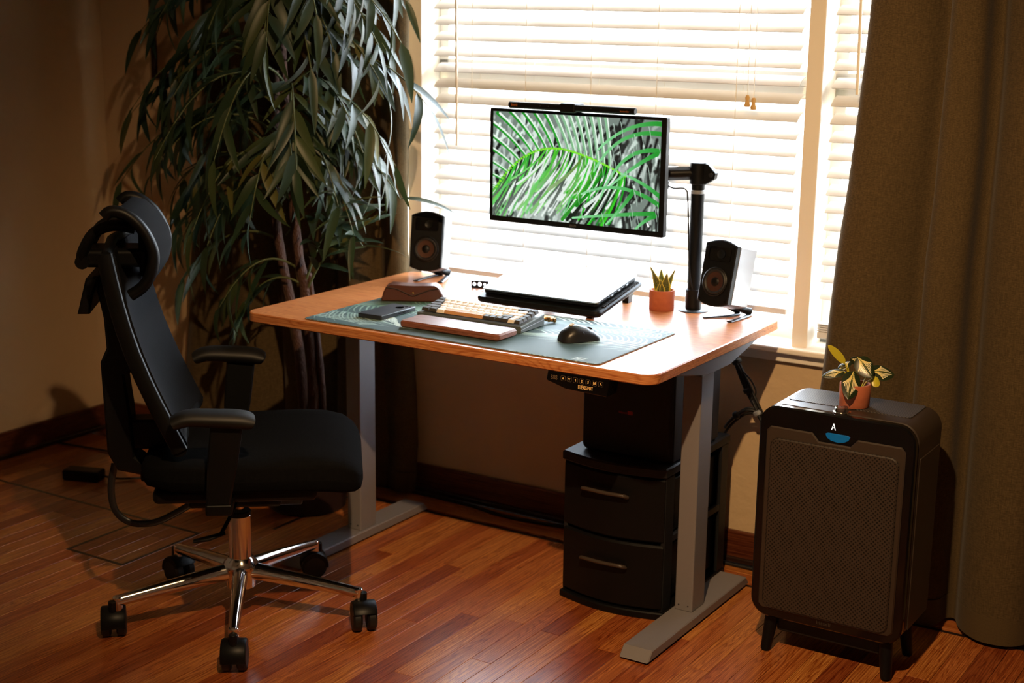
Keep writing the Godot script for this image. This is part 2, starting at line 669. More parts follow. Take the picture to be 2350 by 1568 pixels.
	for c in [rgb(40, 54, 32), rgb(32, 48, 33), rgb(56, 66, 36), rgb(84, 82, 40)]:
		m = mat("palm_%d" % k, c, 0.42)
		m.metallic_specular = 0.4
		m.backlight_enabled = true
		m.backlight = Color(0.1, 0.12, 0.04)
		k += 1
	mat("stalk", rgb(84, 92, 52), 0.6)
	mat("glass", Color(0.96, 0.98, 0.98, 0.05), 0.02)
	M.glass.transparency = BaseMaterial3D.TRANSPARENCY_ALPHA
	mat("picture_frame", rgb(40, 24, 17), 0.4)
	mat("picture_mount", rgb(150, 118, 84), 0.9)


func make_room() -> void:
	var w := mb()
	w.box(Vector3(-2.15, 0, WALL - 0.14), Vector3(-1.12, 2.62, WALL), 0.001)
	w.box(Vector3(1.09, 0, WALL - 0.14), Vector3(3.4, 2.62, WALL), 0.001)
	w.box(Vector3(-1.12, 0, WALL - 0.14), Vector3(1.09, 0.618, WALL), 0.001)
	w.box(Vector3(-1.12, 2.06, WALL - 0.14), Vector3(1.09, 2.62, WALL), 0.001)
	struct("wall_back", w, M.paint)
	struct("wall_left", mb().box(Vector3(-2.15, 0, WALL), Vector3(-2.03, 2.62, 4.6), 0.001), M.paint)
	struct("wall_right", mb().box(Vector3(3.3, 0, WALL), Vector3(3.42, 2.62, 4.6), 0.001), M.paint)
	struct("wall_front", mb().box(Vector3(-2.15, 0, 4.5), Vector3(3.42, 2.62, 4.62), 0.001), M.paint)
	struct("ceiling", mb().box(Vector3(-2.15, 2.62, WALL - 0.14), Vector3(3.42, 2.72, 4.62), 0.001), M.ceiling_paint)
	# the porch roof outside shades the blinds from the high sky
	struct("porch_roof", mb().box(Vector3(-3.2, 2.36, -1.9), Vector3(4.4, 2.48, WALL - 0.14), 0.004), M.ceiling_paint)
	# baseboards with a shoe moulding
	for b in [["baseboard_back", Vector3(-2.03, 0, WALL), Vector3(3.3, 0.092, WALL + 0.016)], ["baseboard_left", Vector3(-2.03, 0, WALL + 0.016), Vector3(-2.014, 0.092, 4.5)]]:
		var o := struct(b[0], mb().box(b[1], b[2], 0.004), M.wood_dark)
		var lo: Vector3 = b[1]
		var hi: Vector3 = b[2]
		if b[0] == "baseboard_back":
			part("shoe_moulding", mb().box(Vector3(lo.x, 0, hi.z), Vector3(hi.x, 0.018, hi.z + 0.013), 0.006), M.shoe, o)
		else:
			part("shoe_moulding", mb().box(Vector3(hi.x, 0, lo.z), Vector3(hi.x + 0.013, 0.018, hi.z), 0.006), M.shoe, o)
	# a framed picture on the window wall, behind the palm
	var t := thing("picture_frame", "dark narrow picture frame on the tan wall behind the palm", "picture", Vector3(-1.64, 1.52, WALL))
	part("frame", mb().box(Vector3(-0.13, -0.235, 0), Vector3(-0.112, 0.235, 0.022), 0.003).box(Vector3(0.112, -0.235, 0), Vector3(0.13, 0.235, 0.022), 0.003).box(Vector3(-0.112, -0.235, 0), Vector3(0.112, -0.217, 0.022), 0.003).box(Vector3(-0.112, 0.217, 0), Vector3(0.112, 0.235, 0.022), 0.003), M.picture_frame, t)
	part("mount", mb().box(Vector3(-0.112, -0.217, 0.001), Vector3(0.112, 0.217, 0.008), 0.001), M.picture_mount, t)


func make_floor() -> void:
	var fl := struct("floor", mb().box(Vector3(-2.15, -0.12, WALL - 0.14), Vector3(3.42, -0.006, 4.62), 0.001), M.underlay)
	var W := 0.0572
	var x := -2.03
	var count := 0
	while x < 1.75:
		var z1 := clampf(0.62 - 0.57 * x, -0.35, 1.5)
		var z := -0.694
		var first := true
		while z < z1:
			var L := rng.randf_range(0.45, 1.25)
			if first:
				L = rng.randf_range(0.25, 1.1)
			first = false
			var e := minf(z + L, z1 + 0.25)
			plank(fl, x, x + W, z, e, false)
			count += 1
			z = e
		# the rest of the strip runs on behind the camera as one long board
		var rest := plank(fl, x, x + W, z, 4.5, false)
		rest.name = "board"
		x += W
	# border boards along the window wall, across the strips
	for r in 2:
		var bx := -2.03 - rng.randf() * 0.2
		var z0 := WALL + 0.029 + r * W
		while bx < 1.9:
			var L := rng.randf_range(0.5, 1.2)
			plank(fl, maxf(bx, -2.03), bx + L, z0, minf(z0 + W, -0.7), true)
			bx += L
	# the far right of the floor, out of view
	var far := mb().box(Vector3(1.76, -0.012, WALL), Vector3(3.3, 0.0, 4.5), 0.0008)
	part("board_field", far, M.floor_1, fl)
	# dark inlaid strips: a line along the wall and a key pattern in the corner
	for s in [[-0.79, 1.76, -0.694, -0.684], [-1.165, -0.945, 0.149, 0.16], [-1.176, -1.165, -0.142, 0.16], [-0.955, -0.944, -0.153, 0.149], [-1.9, -0.944, -0.153, -0.142], [-0.795, -0.784, -0.694, -0.3]]:
		part("inlay_strip", mb().box(Vector3(s[0], -0.004, s[2]), Vector3(s[1], 0.0004, s[3]), 0.0002), M.inlay, fl)


func plank(parent: Node, x0: float, x1: float, z0: float, z1: float, across: bool) -> MeshInstance3D:
	var g := 0.0004
	var m := mb().box(Vector3(x0 + g, -0.012, z0 + g), Vector3(x1 - g, 0.0, z1 - g), 0.0009)
	var ou := rng.randf()
	var ov := rng.randf()
	for k in m.v.size():
		var p := m.v[k]
		m.t[k] = Vector2(p.z / 0.42 + ou, p.x / 1.9 + ov) if across else Vector2(p.x / 0.42 + ou, p.z / 1.9 + ov)
	return part("plank", m, M["floor_%d" % (rng.randi() % 6)], parent)


func make_windows() -> void:
	var spans := [[-0.63, 0.606], [0.651, 1.09], [-1.12, -0.68]]
	var k := 0
	for s in spans:
		k += 1
		var a: float = s[0]
		var b: float = s[1]
		var z := WALL - 0.1
		# the jamb box of the opening
		var o := struct("window_%d" % k, mb().box(Vector3(a, 0.618, WALL - 0.14), Vector3(b, 0.64, WALL), 0.001).box(Vector3(a, 2.04, WALL - 0.14), Vector3(b, 2.06, WALL), 0.001), M.trim_paint)
		for h in [[0.64, 1.345], [1.345, 2.04]]:
			var zz := z
			var f := mb()
			f.box(Vector3(a, h[0], zz - 0.015), Vector3(a + 0.035, h[1], zz + 0.015), 0.003)
			f.box(Vector3(b - 0.035, h[0], zz - 0.015), Vector3(b, h[1], zz + 0.015), 0.003)
			f.box(Vector3(a, h[0], zz - 0.015), Vector3(b, h[0] + 0.04, zz + 0.015), 0.003)
			f.box(Vector3(a, h[1] - 0.035, zz - 0.015), Vector3(b, h[1], zz + 0.015), 0.003)
			part("sash", f, M.trim_paint, o)
			part("glass_pane", mb().box(Vector3(a + 0.03, h[0] + 0.03, zz - 0.002), Vector3(b - 0.03, h[1] - 0.03, zz + 0.002), 0.0005), M.glass, o)
	# posts between the three windows, casing at the outer sides, stool and apron below
	var n := 0
	for p in [[-0.682, -0.63], [0.606, 0.652]]:
		n += 1
		struct("trim_%d" % n, mb().box(Vector3(p[0], 0.64, WALL - 0.14), Vector3(p[1], 2.06, WALL + 0.012), 0.004), M.trim_paint)
	for p in [[-1.21, -1.12], [1.09, 1.18]]:
		n += 1
		struct("trim_%d" % n, mb().box(Vector3(p[0], 0.64, WALL - 0.002), Vector3(p[1], 2.06, WALL + 0.014), 0.004), M.trim_paint)
	struct("trim_5", mb().box(Vector3(-1.23, 0.634, WALL - 0.1), Vector3(1.2, 0.652, WALL + 0.045), 0.006, Transform3D(), 2), M.trim_paint)
	struct("trim_6", mb().box(Vector3(-1.21, 0.606, WALL - 0.002), Vector3(1.18, 0.634, WALL + 0.02), 0.004), M.trim_paint)
	struct("trim_7", mb().box(Vector3(-1.23, 2.06, WALL - 0.002), Vector3(1.2, 2.15, WALL + 0.016), 0.004), M.trim_paint)
	make_blind("white wooden slat blind drawn over the wide middle window", -0.603, 0.578, -0.517, [-0.46, -0.27, -0.05, 0.16, 0.4], 0.742, [0.443, 0.461])
	make_blind("narrow white slat blind beside the olive curtain and purifier", 0.668, 1.075, 0.727, [0.76, 0.98], 0.69, [])


func make_blind(label: String, x0: float, x1: float, wand: float, ladders: Array, low: float, pulls: Array) -> void:
	var z := WALL - 0.036
	var t := thing("window_blind", label, "blind", Vector3((x0 + x1) / 2, low, z))
	var half := (x1 - x0) / 2
	part("head_rail", mb().box(Vector3(-half, 1.985 - low, -0.028), Vector3(half, 2.035 - low, 0.028), 0.004), M.slat, t)
	part("bottom_rail", mb().box(Vector3(-half, -0.012, -0.025), Vector3(half, 0.006, 0.025), 0.004), M.slat, t)
	var pitch := 0.0468
	var tilt := deg_to_rad(30.0)
	# one curved slat: inner edge down
	var P := []
	for e in 2:
		var row := []
		for j in 7:
			var s := -0.025 + 0.05 * j / 6.0
			var crown := 0.0035 * (1.0 - pow(s / 0.025, 2))
			row.append(Vector3(half if e else -half, -s * sin(tilt) + crown * cos(tilt), s * cos(tilt) + crown * sin(tilt)))
		P.append(row)
	var slat := mb().sheet(P, 0.0026, true).mesh()
	var y: float = 1.536 - low - pitch * floor((1.536 - low - 0.03) / pitch)
	if low == 0.69:
		for k in 4:   # the last slats rest stacked on the bottom rail
			part("slat", mb().box(Vector3(-half, 0.008 + k * 0.006, -0.025), Vector3(half, 0.0115 + k * 0.006, 0.025), 0.001), M.slat, t)
		y += pitch
	y += 0.0125
	while y < 1.98 - low:
		var o := part("slat", slat, M.slat, t)
		o.position.y = y
		y += pitch
	for lx in ladders:
		var c := mb()
		for dz in [-0.024, 0.024]:
			c.tube([Vector3(lx - t.position.x, 0, dz), Vector3(lx - t.position.x, 1.99 - low, dz)], 0.0012, 5)
		part("ladder_cord", c, M.cord, t)
	if wand < 0.7 and wand > -0.6 or wand > 0.7:
		part("tilt_wand", mb().tube([Vector3(wand - t.position.x, 1.99 - low, 0.035), Vector3(wand + 0.02 - t.position.x, (1.13 if wand < 0 else 1.335) - low, 0.048)], 0.0045, 6), M.cord, t)
	for i in pulls.size():
		var px: float = pulls[i] - t.position.x
		var py: float = (1.322 if i == 0 else 1.316) - low
		part("pull_cord", mb().tube([Vector3(px - 0.01, 1.99 - low, 0.03), Vector3(px, py, 0.045)], 0.0012, 5), M.cord, t)
		part("tassel", mb().lathe([Vector2(0, 0), Vector2(0.0075, 0.001), Vector2(0.009, 0.006), Vector2(0.006, 0.014), Vector2(0.005, 0.018), Vector2(0.0065, 0.025), Vector2(0.004, 0.032), Vector2(0, 0.033)], 12, at(px, py - 0.033, 0.045)), M.tassel, t)


func drape(fold: Array, top: float, edge: Callable, rows := 14, per := 5) -> Array:
	# fold is a list of [x, z]; edge(v) gives how far the cloth has moved along x at the height v
	var P := []
	for k in rows + 1:
		var f := float(k) / rows
		var y := lerpf(0.012, top, f)
		var row := []
		for i in fold.size() - 1:
			for s in per:
				var g := float(s) / per
				var p0: Vector2 = fold[maxi(i - 1, 0)]
				var p3: Vector2 = fold[mini(i + 2, fold.size() - 1)]
				var q: Vector2 = fold[i].cubic_interpolate(fold[i + 1], p0, p3, g)
				row.append(edge.call(q, y))
		row.append(edge.call(fold[-1], y))
		P.append(row)
	return P


func make_curtains() -> void:
	var wob := noise(1.6, 5, 2)
	var R := [Vector2(0.735, -0.752), Vector2(0.75, -0.728), Vector2(0.80, -0.716), Vector2(0.86, -0.722), Vector2(0.915, -0.748), Vector2(0.955, -0.785), Vector2(0.985, -0.77), Vector2(0.995, -0.70), Vector2(1.02, -0.668), Vector2(1.06, -0.668), Vector2(1.095, -0.69), Vector2(1.105, -0.74), Vector2(1.13, -0.755), Vector2(1.16, -0.70), Vector2(1.22, -0.66), Vector2(1.29, -0.675), Vector2(1.34, -0.74), Vector2(1.37, -0.73), Vector2(1.42, -0.665), Vector2(1.5, -0.65), Vector2(1.56, -0.7), Vector2(1.6, -0.76)]
	var right := func(q: Vector2, y: float) -> Vector3:
		var w := clampf((1.1 - q.x) / 0.36, 0.0, 1.0)
		return Vector3(q.x + w * (0.07 * (y - 0.6)) + 0.006 * wob.get_noise_2d(q.x * 3.0, y), y, q.y + 0.014 * wob.get_noise_2d(q.x * 2.0 + 9.0, y * 0.8))
	var t := thing("curtain", "olive linen curtain hanging behind the air purifier", "curtain", Vector3(1.15, 0.012, -0.7), 0.0, "olive linen curtains")
	var P := drape(R, 2.2, right)
	for row in P:
		for j in row.size():
			row[j] -= t.position
	part("drape", mb().sheet(P, 0.003), M.curtain, t)
	part("hem", mb().sheet([P[0].map(func(p): return p + Vector3(0, 0.001, 0.0035)), P[1].map(func(p): return Vector3(p.x, 0.07, p.z + 0.0035))], 0.002), M.curtain, t)
	var L := [Vector2(-1.58, -0.80), Vector2(-1.55, -0.77), Vector2(-1.49, -0.74), Vector2(-1.43, -0.78), Vector2(-1.38, -0.79), Vector2(-1.33, -0.73), Vector2(-1.26, -0.71), Vector2(-1.2, -0.76), Vector2(-1.15, -0.79), Vector2(-1.1, -0.73), Vector2(-1.03, -0.71), Vector2(-0.97, -0.755), Vector2(-0.93, -0.79), Vector2(-0.88, -0.74), Vector2(-0.82, -0.715), Vector2(-0.77, -0.755), Vector2(-0.745, -0.79), Vector2(-0.72, -0.778), Vector2(-0.692, -0.762), Vector2(-0.664, -0.768), Vector2(-0.65, -0.79), Vector2(-0.66, -0.815)]
	var left := func(q: Vector2, y: float) -> Vector3:
		var w := clampf((-1.2 - q.x) / 0.38, 0.0, 1.0)
		var e := clampf((q.x + 0.85) / 0.2, 0.0, 1.0)
		return Vector3(q.x + w * 0.13 * (y - 0.6) + e * (0.03 * exp(-pow((y - 0.15) / 0.25, 2.0)) + 0.008 * sin(y * 5.0)) + 0.006 * wob.get_noise_2d(q.x * 3.0, y + 5.0), y, q.y + 0.014 * wob.get_noise_2d(q.x * 2.0, y * 0.8 + 4.0))
	t = thing("curtain", "olive linen curtain hanging behind the tall palm", "curtain", Vector3(-1.1, 0.012, -0.75), 0.0, "olive linen curtains")
	P = drape(L, 2.2, left)
	for row in P:
		for j in row.size():
			row[j] -= t.position
	part("drape", mb().sheet(P, 0.003), M.curtain, t)
	part("hem", mb().sheet([P[0].map(func(p): return p + Vector3(0, 0.001, 0.0035)), P[1].map(func(p): return Vector3(p.x, 0.07, p.z + 0.0035))], 0.002), M.curtain, t)
	var rod := thing("curtain_rod", "dark metal curtain rod above the three windows", "curtain rod", Vector3(0.0, 2.222, -0.742))
	part("pole", mb().tube([Vector3(-1.68, 0, 0), Vector3(1.7, 0, 0)], 0.011, 12), M.dark_steel, rod)
	for x in [-1.68, 1.7]:
		part("finial", mb().lathe([Vector2(0, -0.022), Vector2(0.016, -0.014), Vector2(0.022, 0), Vector2(0.016, 0.014), Vector2(0, 0.022)], 16, at(x, 0, 0)), M.dark_steel, rod)
	for x in [-1.64, 0.0, 1.66]:
		part("bracket", mb().box(Vector3(x - 0.008, -0.012, -0.113), Vector3(x + 0.008, 0.0, 0.008), 0.002), M.dark_steel, rod)


# a part built in room coordinates under a thing that is not turned
func wpart(called: String, m, mt: Material, t: Node3D) -> MeshInstance3D:
	var o := part(called, m, mt, t)
	o.position -= t.position
	return o


func side_prism(poly: Array, x0: float, x1: float, b := 0.002) -> MB:
	# poly of (z, y), pushed along x
	return mb().prism(poly.map(func(p): return Vector2(-p.x, p.y)), x1 - x0, b, Transform3D(Basis(Vector3(0, 0, -1), Vector3(0, 1, 0), Vector3(1, 0, 0)), Vector3(x0, 0, 0)))


func make_desk() -> void:
	var t := thing("standing_desk", "height-adjustable desk with an orange wood top and grey steel legs", "desk", Vector3(0, 0, -0.381))
	wpart("tabletop", mb().prism(rrect(1.22, 0.762, 0.04, 8, Vector2(0, 0.381)), 0.025, 0.0025, lying(DESK - 0.025)), M.desk_wood, t)
	for s in [-1.0, 1.0]:
		var xa: float = 0.511 if s > 0 else -0.561
		var c := wpart("leg", mb().box(Vector3(xa, 0.03, -0.445), Vector3(xa + 0.05, 0.66, -0.37), 0.004, Transform3D(), 2), M.desk_steel, t)
		part("inner_column", mb().box(Vector3(xa + 0.0025, 0.64, -0.4425), Vector3(xa + 0.0475, 0.7, -0.3725), 0.003), M.desk_steel, c)
		var xf: float = 0.501 if s > 0 else -0.58
		var f := wpart("foot", side_prism([Vector2(-0.086, 0.006), Vector2(-0.109, 0.031), Vector2(-0.676, 0.031), Vector2(-0.699, 0.006)], xf, xf + 0.079, 0.0025), M.desk_steel, t)
		for z in [-0.15, -0.64]:
			part("glide", mb().cyl(0.016, 0.0065, at(xf + 0.04, 0.0, z), 16, 0.001), M.rubber, f)
		var xb: float = 0.509 if s > 0 else -0.589
		wpart("bracket", side_prism([Vector2(-0.12, 0.7175), Vector2(-0.15, 0.708), Vector2(-0.34, 0.672), Vector2(-0.48, 0.672), Vector2(-0.66, 0.708), Vector2(-0.69, 0.7175)], xb, xb + 0.08), M.desk_steel, t)
		for sc in [[0.012, 0.042], [0.038, 0.042]]:
			part("screw", mb().cyl(0.0022, 0.001, Transform3D(Basis(Vector3.RIGHT, PI / 2), Vector3(xa + sc[0], sc[1] + 0.004, -0.37)), 8, 0.0003), M.dark_steel, c)
	wpart("crossbar", mb().box(Vector3(-0.5, 0.69, -0.435), Vector3(0.5, 0.716, -0.385), 0.003), M.black_plastic, t)
	wpart("motor_box", mb().box(Vector3(-0.511, 0.654, -0.44), Vector3(-0.452, 0.69, -0.375), 0.006, Transform3D(), 2), M.black_plastic, t)
	# the keypad under the front edge
	var k := wpart("keypad", mb().prism([Vector2(0.3355, 0.7175), Vector2(0.332, 0.6965), Vector2(0.335, 0.6935), Vector2(0.384, 0.6805), Vector2(0.484, 0.677), Vector2(0.492, 0.677), Vector2(0.499, 0.7175)], 0.05, 0.0015, at(0, 0, -0.051)), M.black_gloss, t)
	k.set_meta("label", "black keypad with amber lettering")
	words("readout", "888", 0.013, M.print_dim, k, Transform3D(Basis().scaled(Vector3(0.85, 1.1, 1)), Vector3(0.3525, 0.7036, -0.0008)))
	var marks := ["", "", "1", "2", "3", "M", "A"]
	for i in 7:
		var bx := 0.377 + i * 0.0166
		var by := 0.7048
		var b := part("button", ring(rrect(0.0125, 0.0122, 0.003, 4), rrect(0.0117, 0.0114, 0.0026, 4), 0.0005, at(bx, by, -0.001)), M.print_dim, k)
		if i < 2:
			var s := 1.0 if i == 0 else -1.0
			part("arrow", mb().prism([Vector2(-0.003, -0.0025 * s), Vector2(0.003, -0.0025 * s), Vector2(0, 0.0028 * s)], 0.0005, 0.0, at(bx, by, -0.0009)), M.print_amber, b)
		else:
			words("mark", marks[i], 0.0085, M.print_amber, b, at(bx, by, -0.0008), 0.0005, 700)
	words("lettering", "FLEXISPOT", 0.0125, M.print_amber, k, Transform3D(Basis().scaled(Vector3(0.62, 1, 1)), Vector3(0.4365, 0.6903, -0.0008)), 0.0005, 700)


# flat ring between two outlines of as many points
func ring(outer: Array, inner: Array, depth: float, T: Transform3D) -> MB:
	var m := mb()
	var c := outer.size()
	for k in c:
		var j := (k + 1) % c
		var A: Vector2 = outer[k]
		var B: Vector2 = outer[j]
		var C: Vector2 = inner[j]
		var D: Vector2 = inner[k]
		for z in [0.0, depth]:
			m.flat(T * Vector3(A.x, A.y, z), T * Vector3(B.x, B.y, z), T * Vector3(C.x, C.y, z), T * Vector3(D.x, D.y, z), T.basis * Vector3(0, 0, z - depth / 2))
		m.flat(T * Vector3(A.x, A.y, 0), T * Vector3(B.x, B.y, 0), T * Vector3(B.x, B.y, depth), T * Vector3(A.x, A.y, depth), T.basis * Vector3(A.x - D.x, A.y - D.y, 0))
		m.flat(T * Vector3(D.x, D.y, 0), T * Vector3(C.x, C.y, 0), T * Vector3(C.x, C.y, depth), T * Vector3(D.x, D.y, depth), T.basis * Vector3(D.x - A.x, D.y - A.y, 0))
	return m


func make_chair() -> void:
	var turn := deg_to_rad(-51.1)
	var t := thing("office_chair", "black mesh-back office chair with headrest and chrome wheeled base", "chair", Vector3(-0.43, 0, 0.232), turn)
	# here x is the sitter's right, -z the front; v counts forwards
	part("hub", mb().lathe([Vector2(0, 0.085), Vector2(0.038, 0.087), Vector2(0.042, 0.13), Vector2(0.046, 0.138), Vector2(0.044, 0.15), Vector2(0.031, 0.165), Vector2(0.0, 0.165)], 28), M.chrome, t)
	part("column", mb().cyl(0.029, 0.118, at(0, 0.16, 0), 28, 0.002), M.chrome, t)
	part("column_collar", mb().cyl(0.03, 0.014, at(0, 0.276, 0), 28, 0.002), M.black_plastic, t)
	part("piston", mb().cyl(0.014, 0.05, at(0, 0.285, 0), 16, 0.001), M.chrome, t)
	for k in 5:
		var a := deg_to_rad(-21.0 + 72.0 * k)
		var d := Basis(Vector3.UP, -turn) * Vector3(cos(a), 0, sin(a))
		var path := []
		var rad := []
		for s in 7:
			var f := s / 6.0
			path.append(d * lerpf(0.03, 0.315, f) + Vector3(0, 0.128 - 0.028 * f - 0.006 * f * f, 0))
			rad.append(lerpf(0.021, 0.013, f))
		var arm := part("star_leg", mb().tube(path, rad, 12, Vector3.UP, 1.1), M.chrome, t)
		part("socket", mb().cyl(0.0125, 0.04, at(d.x * 0.312, 0.066, d.z * 0.312), 14, 0.002), M.chrome, arm)
		var ca := Node3D.new()
		ca.name = "caster"
		t.add_child(ca, true)
		var spin: float = a + [0.5, 2.2, 1.1, 3.6, 0.2][k]
		ca.position = d * 0.325 + Basis(Vector3.UP, spin) * Vector3(0.012, 0, 0)
		ca.rotation.y = spin
		ca.scale = Vector3.ONE * 1.2
		for s in [-1.0, 1.0]:
			part("wheel", mb().lathe([Vector2(0, -0.01), Vector2(0.024, -0.01), Vector2(0.0285, -0.006), Vector2(0.0285, 0.006), Vector2(0.024, 0.01), Vector2(0, 0.01)], 22, Transform3D(Basis(Vector3.RIGHT, PI / 2), Vector3(0, 0.0285, s * 0.0155))), M.rubber, ca)
		part("hood", mb().lathe([Vector2(0, -0.025), Vector2(0.0315, -0.025), Vector2(0.0335, -0.022), Vector2(0.0335, 0.022), Vector2(0.0315, 0.025), Vector2(0, 0.025)], 14, Transform3D(Basis(Vector3.RIGHT, PI / 2), Vector3(0, 0.031, 0)), PI * 0.95, PI * 1.85).cyl(0.009, 0.035, at(-0.012, 0.045, 0), 12), M.black_plastic, ca)
	# seat
	var sec := [[-0.215, 0.17, 0.462, 0.428], [-0.2, 0.205, 0.474, 0.415], [-0.14, 0.238, 0.484, 0.405], [-0.05, 0.252, 0.487, 0.402], [0.05, 0.256, 0.489, 0.402], [0.15, 0.256, 0.492, 0.402], [0.22, 0.25, 0.49, 0.398], [0.265, 0.24, 0.48, 0.392], [0.292, 0.225, 0.462, 0.392], [0.306, 0.2, 0.44, 0.398], [0.312, 0.15, 0.425, 0.408]]
	var P := []
	for s in sec:
		var row := []
		for j in 25:
			var a := TAU * j / 24.0
			var cx := cos(a)
			var sy := sin(a)
			var px := signf(cx) * pow(absf(cx), 0.35)
			var py := signf(sy) * pow(absf(sy), 0.6)
			var dish := 0.012 * (px * px) * (1.0 if sy > 0 else 0.0)
			row.append(Vector3(px * s[1], lerpf(s[3], s[2], 0.5 + 0.5 * py) + dish * 0.6, -s[0]))
		P.append(row)
	var seat := mb().sheet(P, 0.0, true)
	for e in [0, P.size() - 1]:
		var c := Vector3(0, (sec[e][2] + sec[e][3]) / 2, -sec[e][0])
		var o := Vector3(0, 0, 1 if e == 0 else -1)
		for j in 24:
			seat.tri(c, P[e][j], P[e][j + 1], o, o, o)
	part("seat", seat, M.seat_fabric, t)
	part("seat_pan", mb().box(Vector3(-0.19, 0.372, -0.2), Vector3(0.19, 0.408, 0.19), 0.014, Transform3D(), 2), M.black_plastic, t)
	part("tilt_mechanism", mb().box(Vector3(-0.07, 0.318, -0.11), Vector3(0.07, 0.375, 0.12), 0.01, Transform3D(), 2), M.black_plastic, t)
	part("tilt_knob", mb().cyl(0.024, 0.06, Transform3D(Basis(Vector3.RIGHT, -PI / 2), Vector3(0, 0.325, -0.1)), 16, 0.004), M.black_plastic, t)
	var lever := part("lever", mb().tube([Vector3(0.05, 0.335, 0.0), Vector3(0.14, 0.325, 0.01), Vector3(0.2, 0.3, 0.03)], 0.005, 8), M.black_plastic, t)
	part("paddle", mb().tube([Vector3(0.2, 0.302, 0.02), Vector3(0.205, 0.291, 0.06), Vector3(0.205, 0.285, 0.095)], [0.008, 0.013, 0.008], 10, Vector3.UP, 0.5), M.black_plastic, lever)
	part("back_bar", mb().tube(curve([Vector3(0, 0.42, 0.302), Vector3(0, 0.36, 0.314), Vector3(0, 0.30, 0.308), Vector3(0, 0.267, 0.278), Vector3(0, 0.259, 0.235), Vector3(0, 0.272, 0.184), Vector3(0, 0.325, 0.09)], 5), 0.009, 10, Vector3.RIGHT, 0.5), M.dark_steel, t)
	# backrest: a leaning mesh panel between two side rails
	var lean := func(y: float) -> float: return 0.115 + (y - 0.545) * 0.318 + 0.02 * sin((y - 0.545) / 0.43 * PI)
	P = []
	for i in 11:
		var row := []
		for j in 13:
			var u := -0.215 + 0.43 * j / 12.0
			var y := 0.525 + 0.45 * i / 10.0
			row.append(Vector3(u, y, lean.call(y) + 0.022 * (1.0 - pow(u / 0.215, 2))))
		P.append(row)
	var back := part("backrest", mb().sheet(P, 0.008, true), M.mesh_fabric, t)
	for s in [-1.0, 1.0]:
		var rail := []
		for i in 9:
			var y := 0.515 + 0.47 * i / 8.0
			rail.append(Vector3(s * 0.218, y, lean.call(y) + 0.016))
		part("side_rail", mb().tube(rail, 0.019, 10, Vector3.RIGHT, 0.5), M.black_plastic, back)
	part("top_rail", mb().tube([Vector3(-0.218, 0.98, lean.call(0.98) + 0.012), Vector3(0, 0.985, lean.call(0.98) + 0.03), Vector3(0.218, 0.98, lean.call(0.98) + 0.012)], 0.013, 10), M.black_plastic, back)
	part("bottom_rail", mb().tube([Vector3(-0.218, 0.52, 0.12), Vector3(0, 0.52, 0.14), Vector3(0.218, 0.52, 0.12)], 0.02, 10), M.black_plastic, back)
	part("lumbar_pad", mb().rbox(Vector3(0.26, 0.11, 0.02), 0.009, rot(Vector3(0, 0.68, 0.212), Vector3(0.3, 0, 0)), 2), M.black_matte, back)
	var spine := side_prism([Vector2(0.318, 0.69), Vector2(0.302, 0.725), Vector2(0.305, 0.80), Vector2(0.318, 0.87), Vector2(0.31, 0.93), Vector2(0.262, 0.935), Vector2(0.266, 0.86), Vector2(0.258, 0.77), Vector2(0.222, 0.71), Vector2(0.222, 0.672), Vector2(0.262, 0.658), Vector2(0.252, 0.56), Vector2(0.246, 0.45), Vector2(0.205, 0.415), Vector2(0.205, 0.395), Vector2(0.29, 0.415), Vector2(0.312, 0.46)], -0.045, 0.045, 0.006)
	part("spine", spine, M.black_plastic, t)
	part("seat_link", mb().box(Vector3(-0.05, 0.385, 0.13), Vector3(0.05, 0.415, 0.235), 0.008, Transform3D(), 2), M.black_plastic, t)
	part("lower_link", mb().box(Vector3(-0.035, 0.465, 0.12), Vector3(0.035, 0.54, 0.26), 0.01, Transform3D(), 2), M.black_plastic, t)
	part("hanger", side_prism([Vector2(0.30, 0.915), Vector2(0.335, 0.905), Vector2(0.358, 0.82), Vector2(0.33, 0.82), Vector2(0.318, 0.87)], -0.09, 0.09, 0.005), M.black_plastic, t)
	# headrest: a curled mesh pad on a hooked bracket
	var prof := [[0.252, 1.072], [0.236, 1.084], [0.205, 1.078], [0.172, 1.05], [0.15, 1.01], [0.143, 0.975], [0.152, 0.935], [0.172, 0.905], [0.2, 0.886]]
	P = []
	for p in prof:
		var row := []
		for j in 13:
			var u := -0.135 + 0.27 * j / 12.0
			var q := pow(absf(u) / 0.135, 2.0)
			row.append(Vector3(u, p[1] - 0.012 * q, p[0] + 0.022 * q))
		P.append(row)
	var hr := part("headrest", mb().sheet(P, 0.007, true), M.mesh_fabric, t)
	for s in [-1.0, 1.0]:
		var rim := []
		for p in prof:
			rim.append(Vector3(s * 0.135, p[1] - 0.012, p[0] + 0.026))
		part("rim", mb().tube(curve(rim, 3), 0.0145, 10), M.black_plastic, hr)
		part("hook", mb().tube(curve([Vector3(s * 0.05, 1.02, 0.22), Vector3(s * 0.055, 1.028, 0.27), Vector3(s * 0.055, 1.01, 0.315), Vector3(s * 0.05, 0.965, 0.343), Vector3(s * 0.045, 0.94, 0.348)], 4), 0.014, 10), M.black_plastic, hr)
	part("yoke", mb().tube([Vector3(-0.06, 0.94, 0.346), Vector3(0.06, 0.94, 0.346)], 0.017, 12).box(Vector3(-0.055, 0.925, 0.19), Vector3(0.055, 0.97, 0.345), 0.012, Transform3D(), 2), M.black_plastic, hr)
	part("strut", mb().box(Vector3(-0.05, 0.9, 0.19), Vector3(0.05, 1.06, 0.215), 0.008, Transform3D(), 2), M.black_plastic, hr)
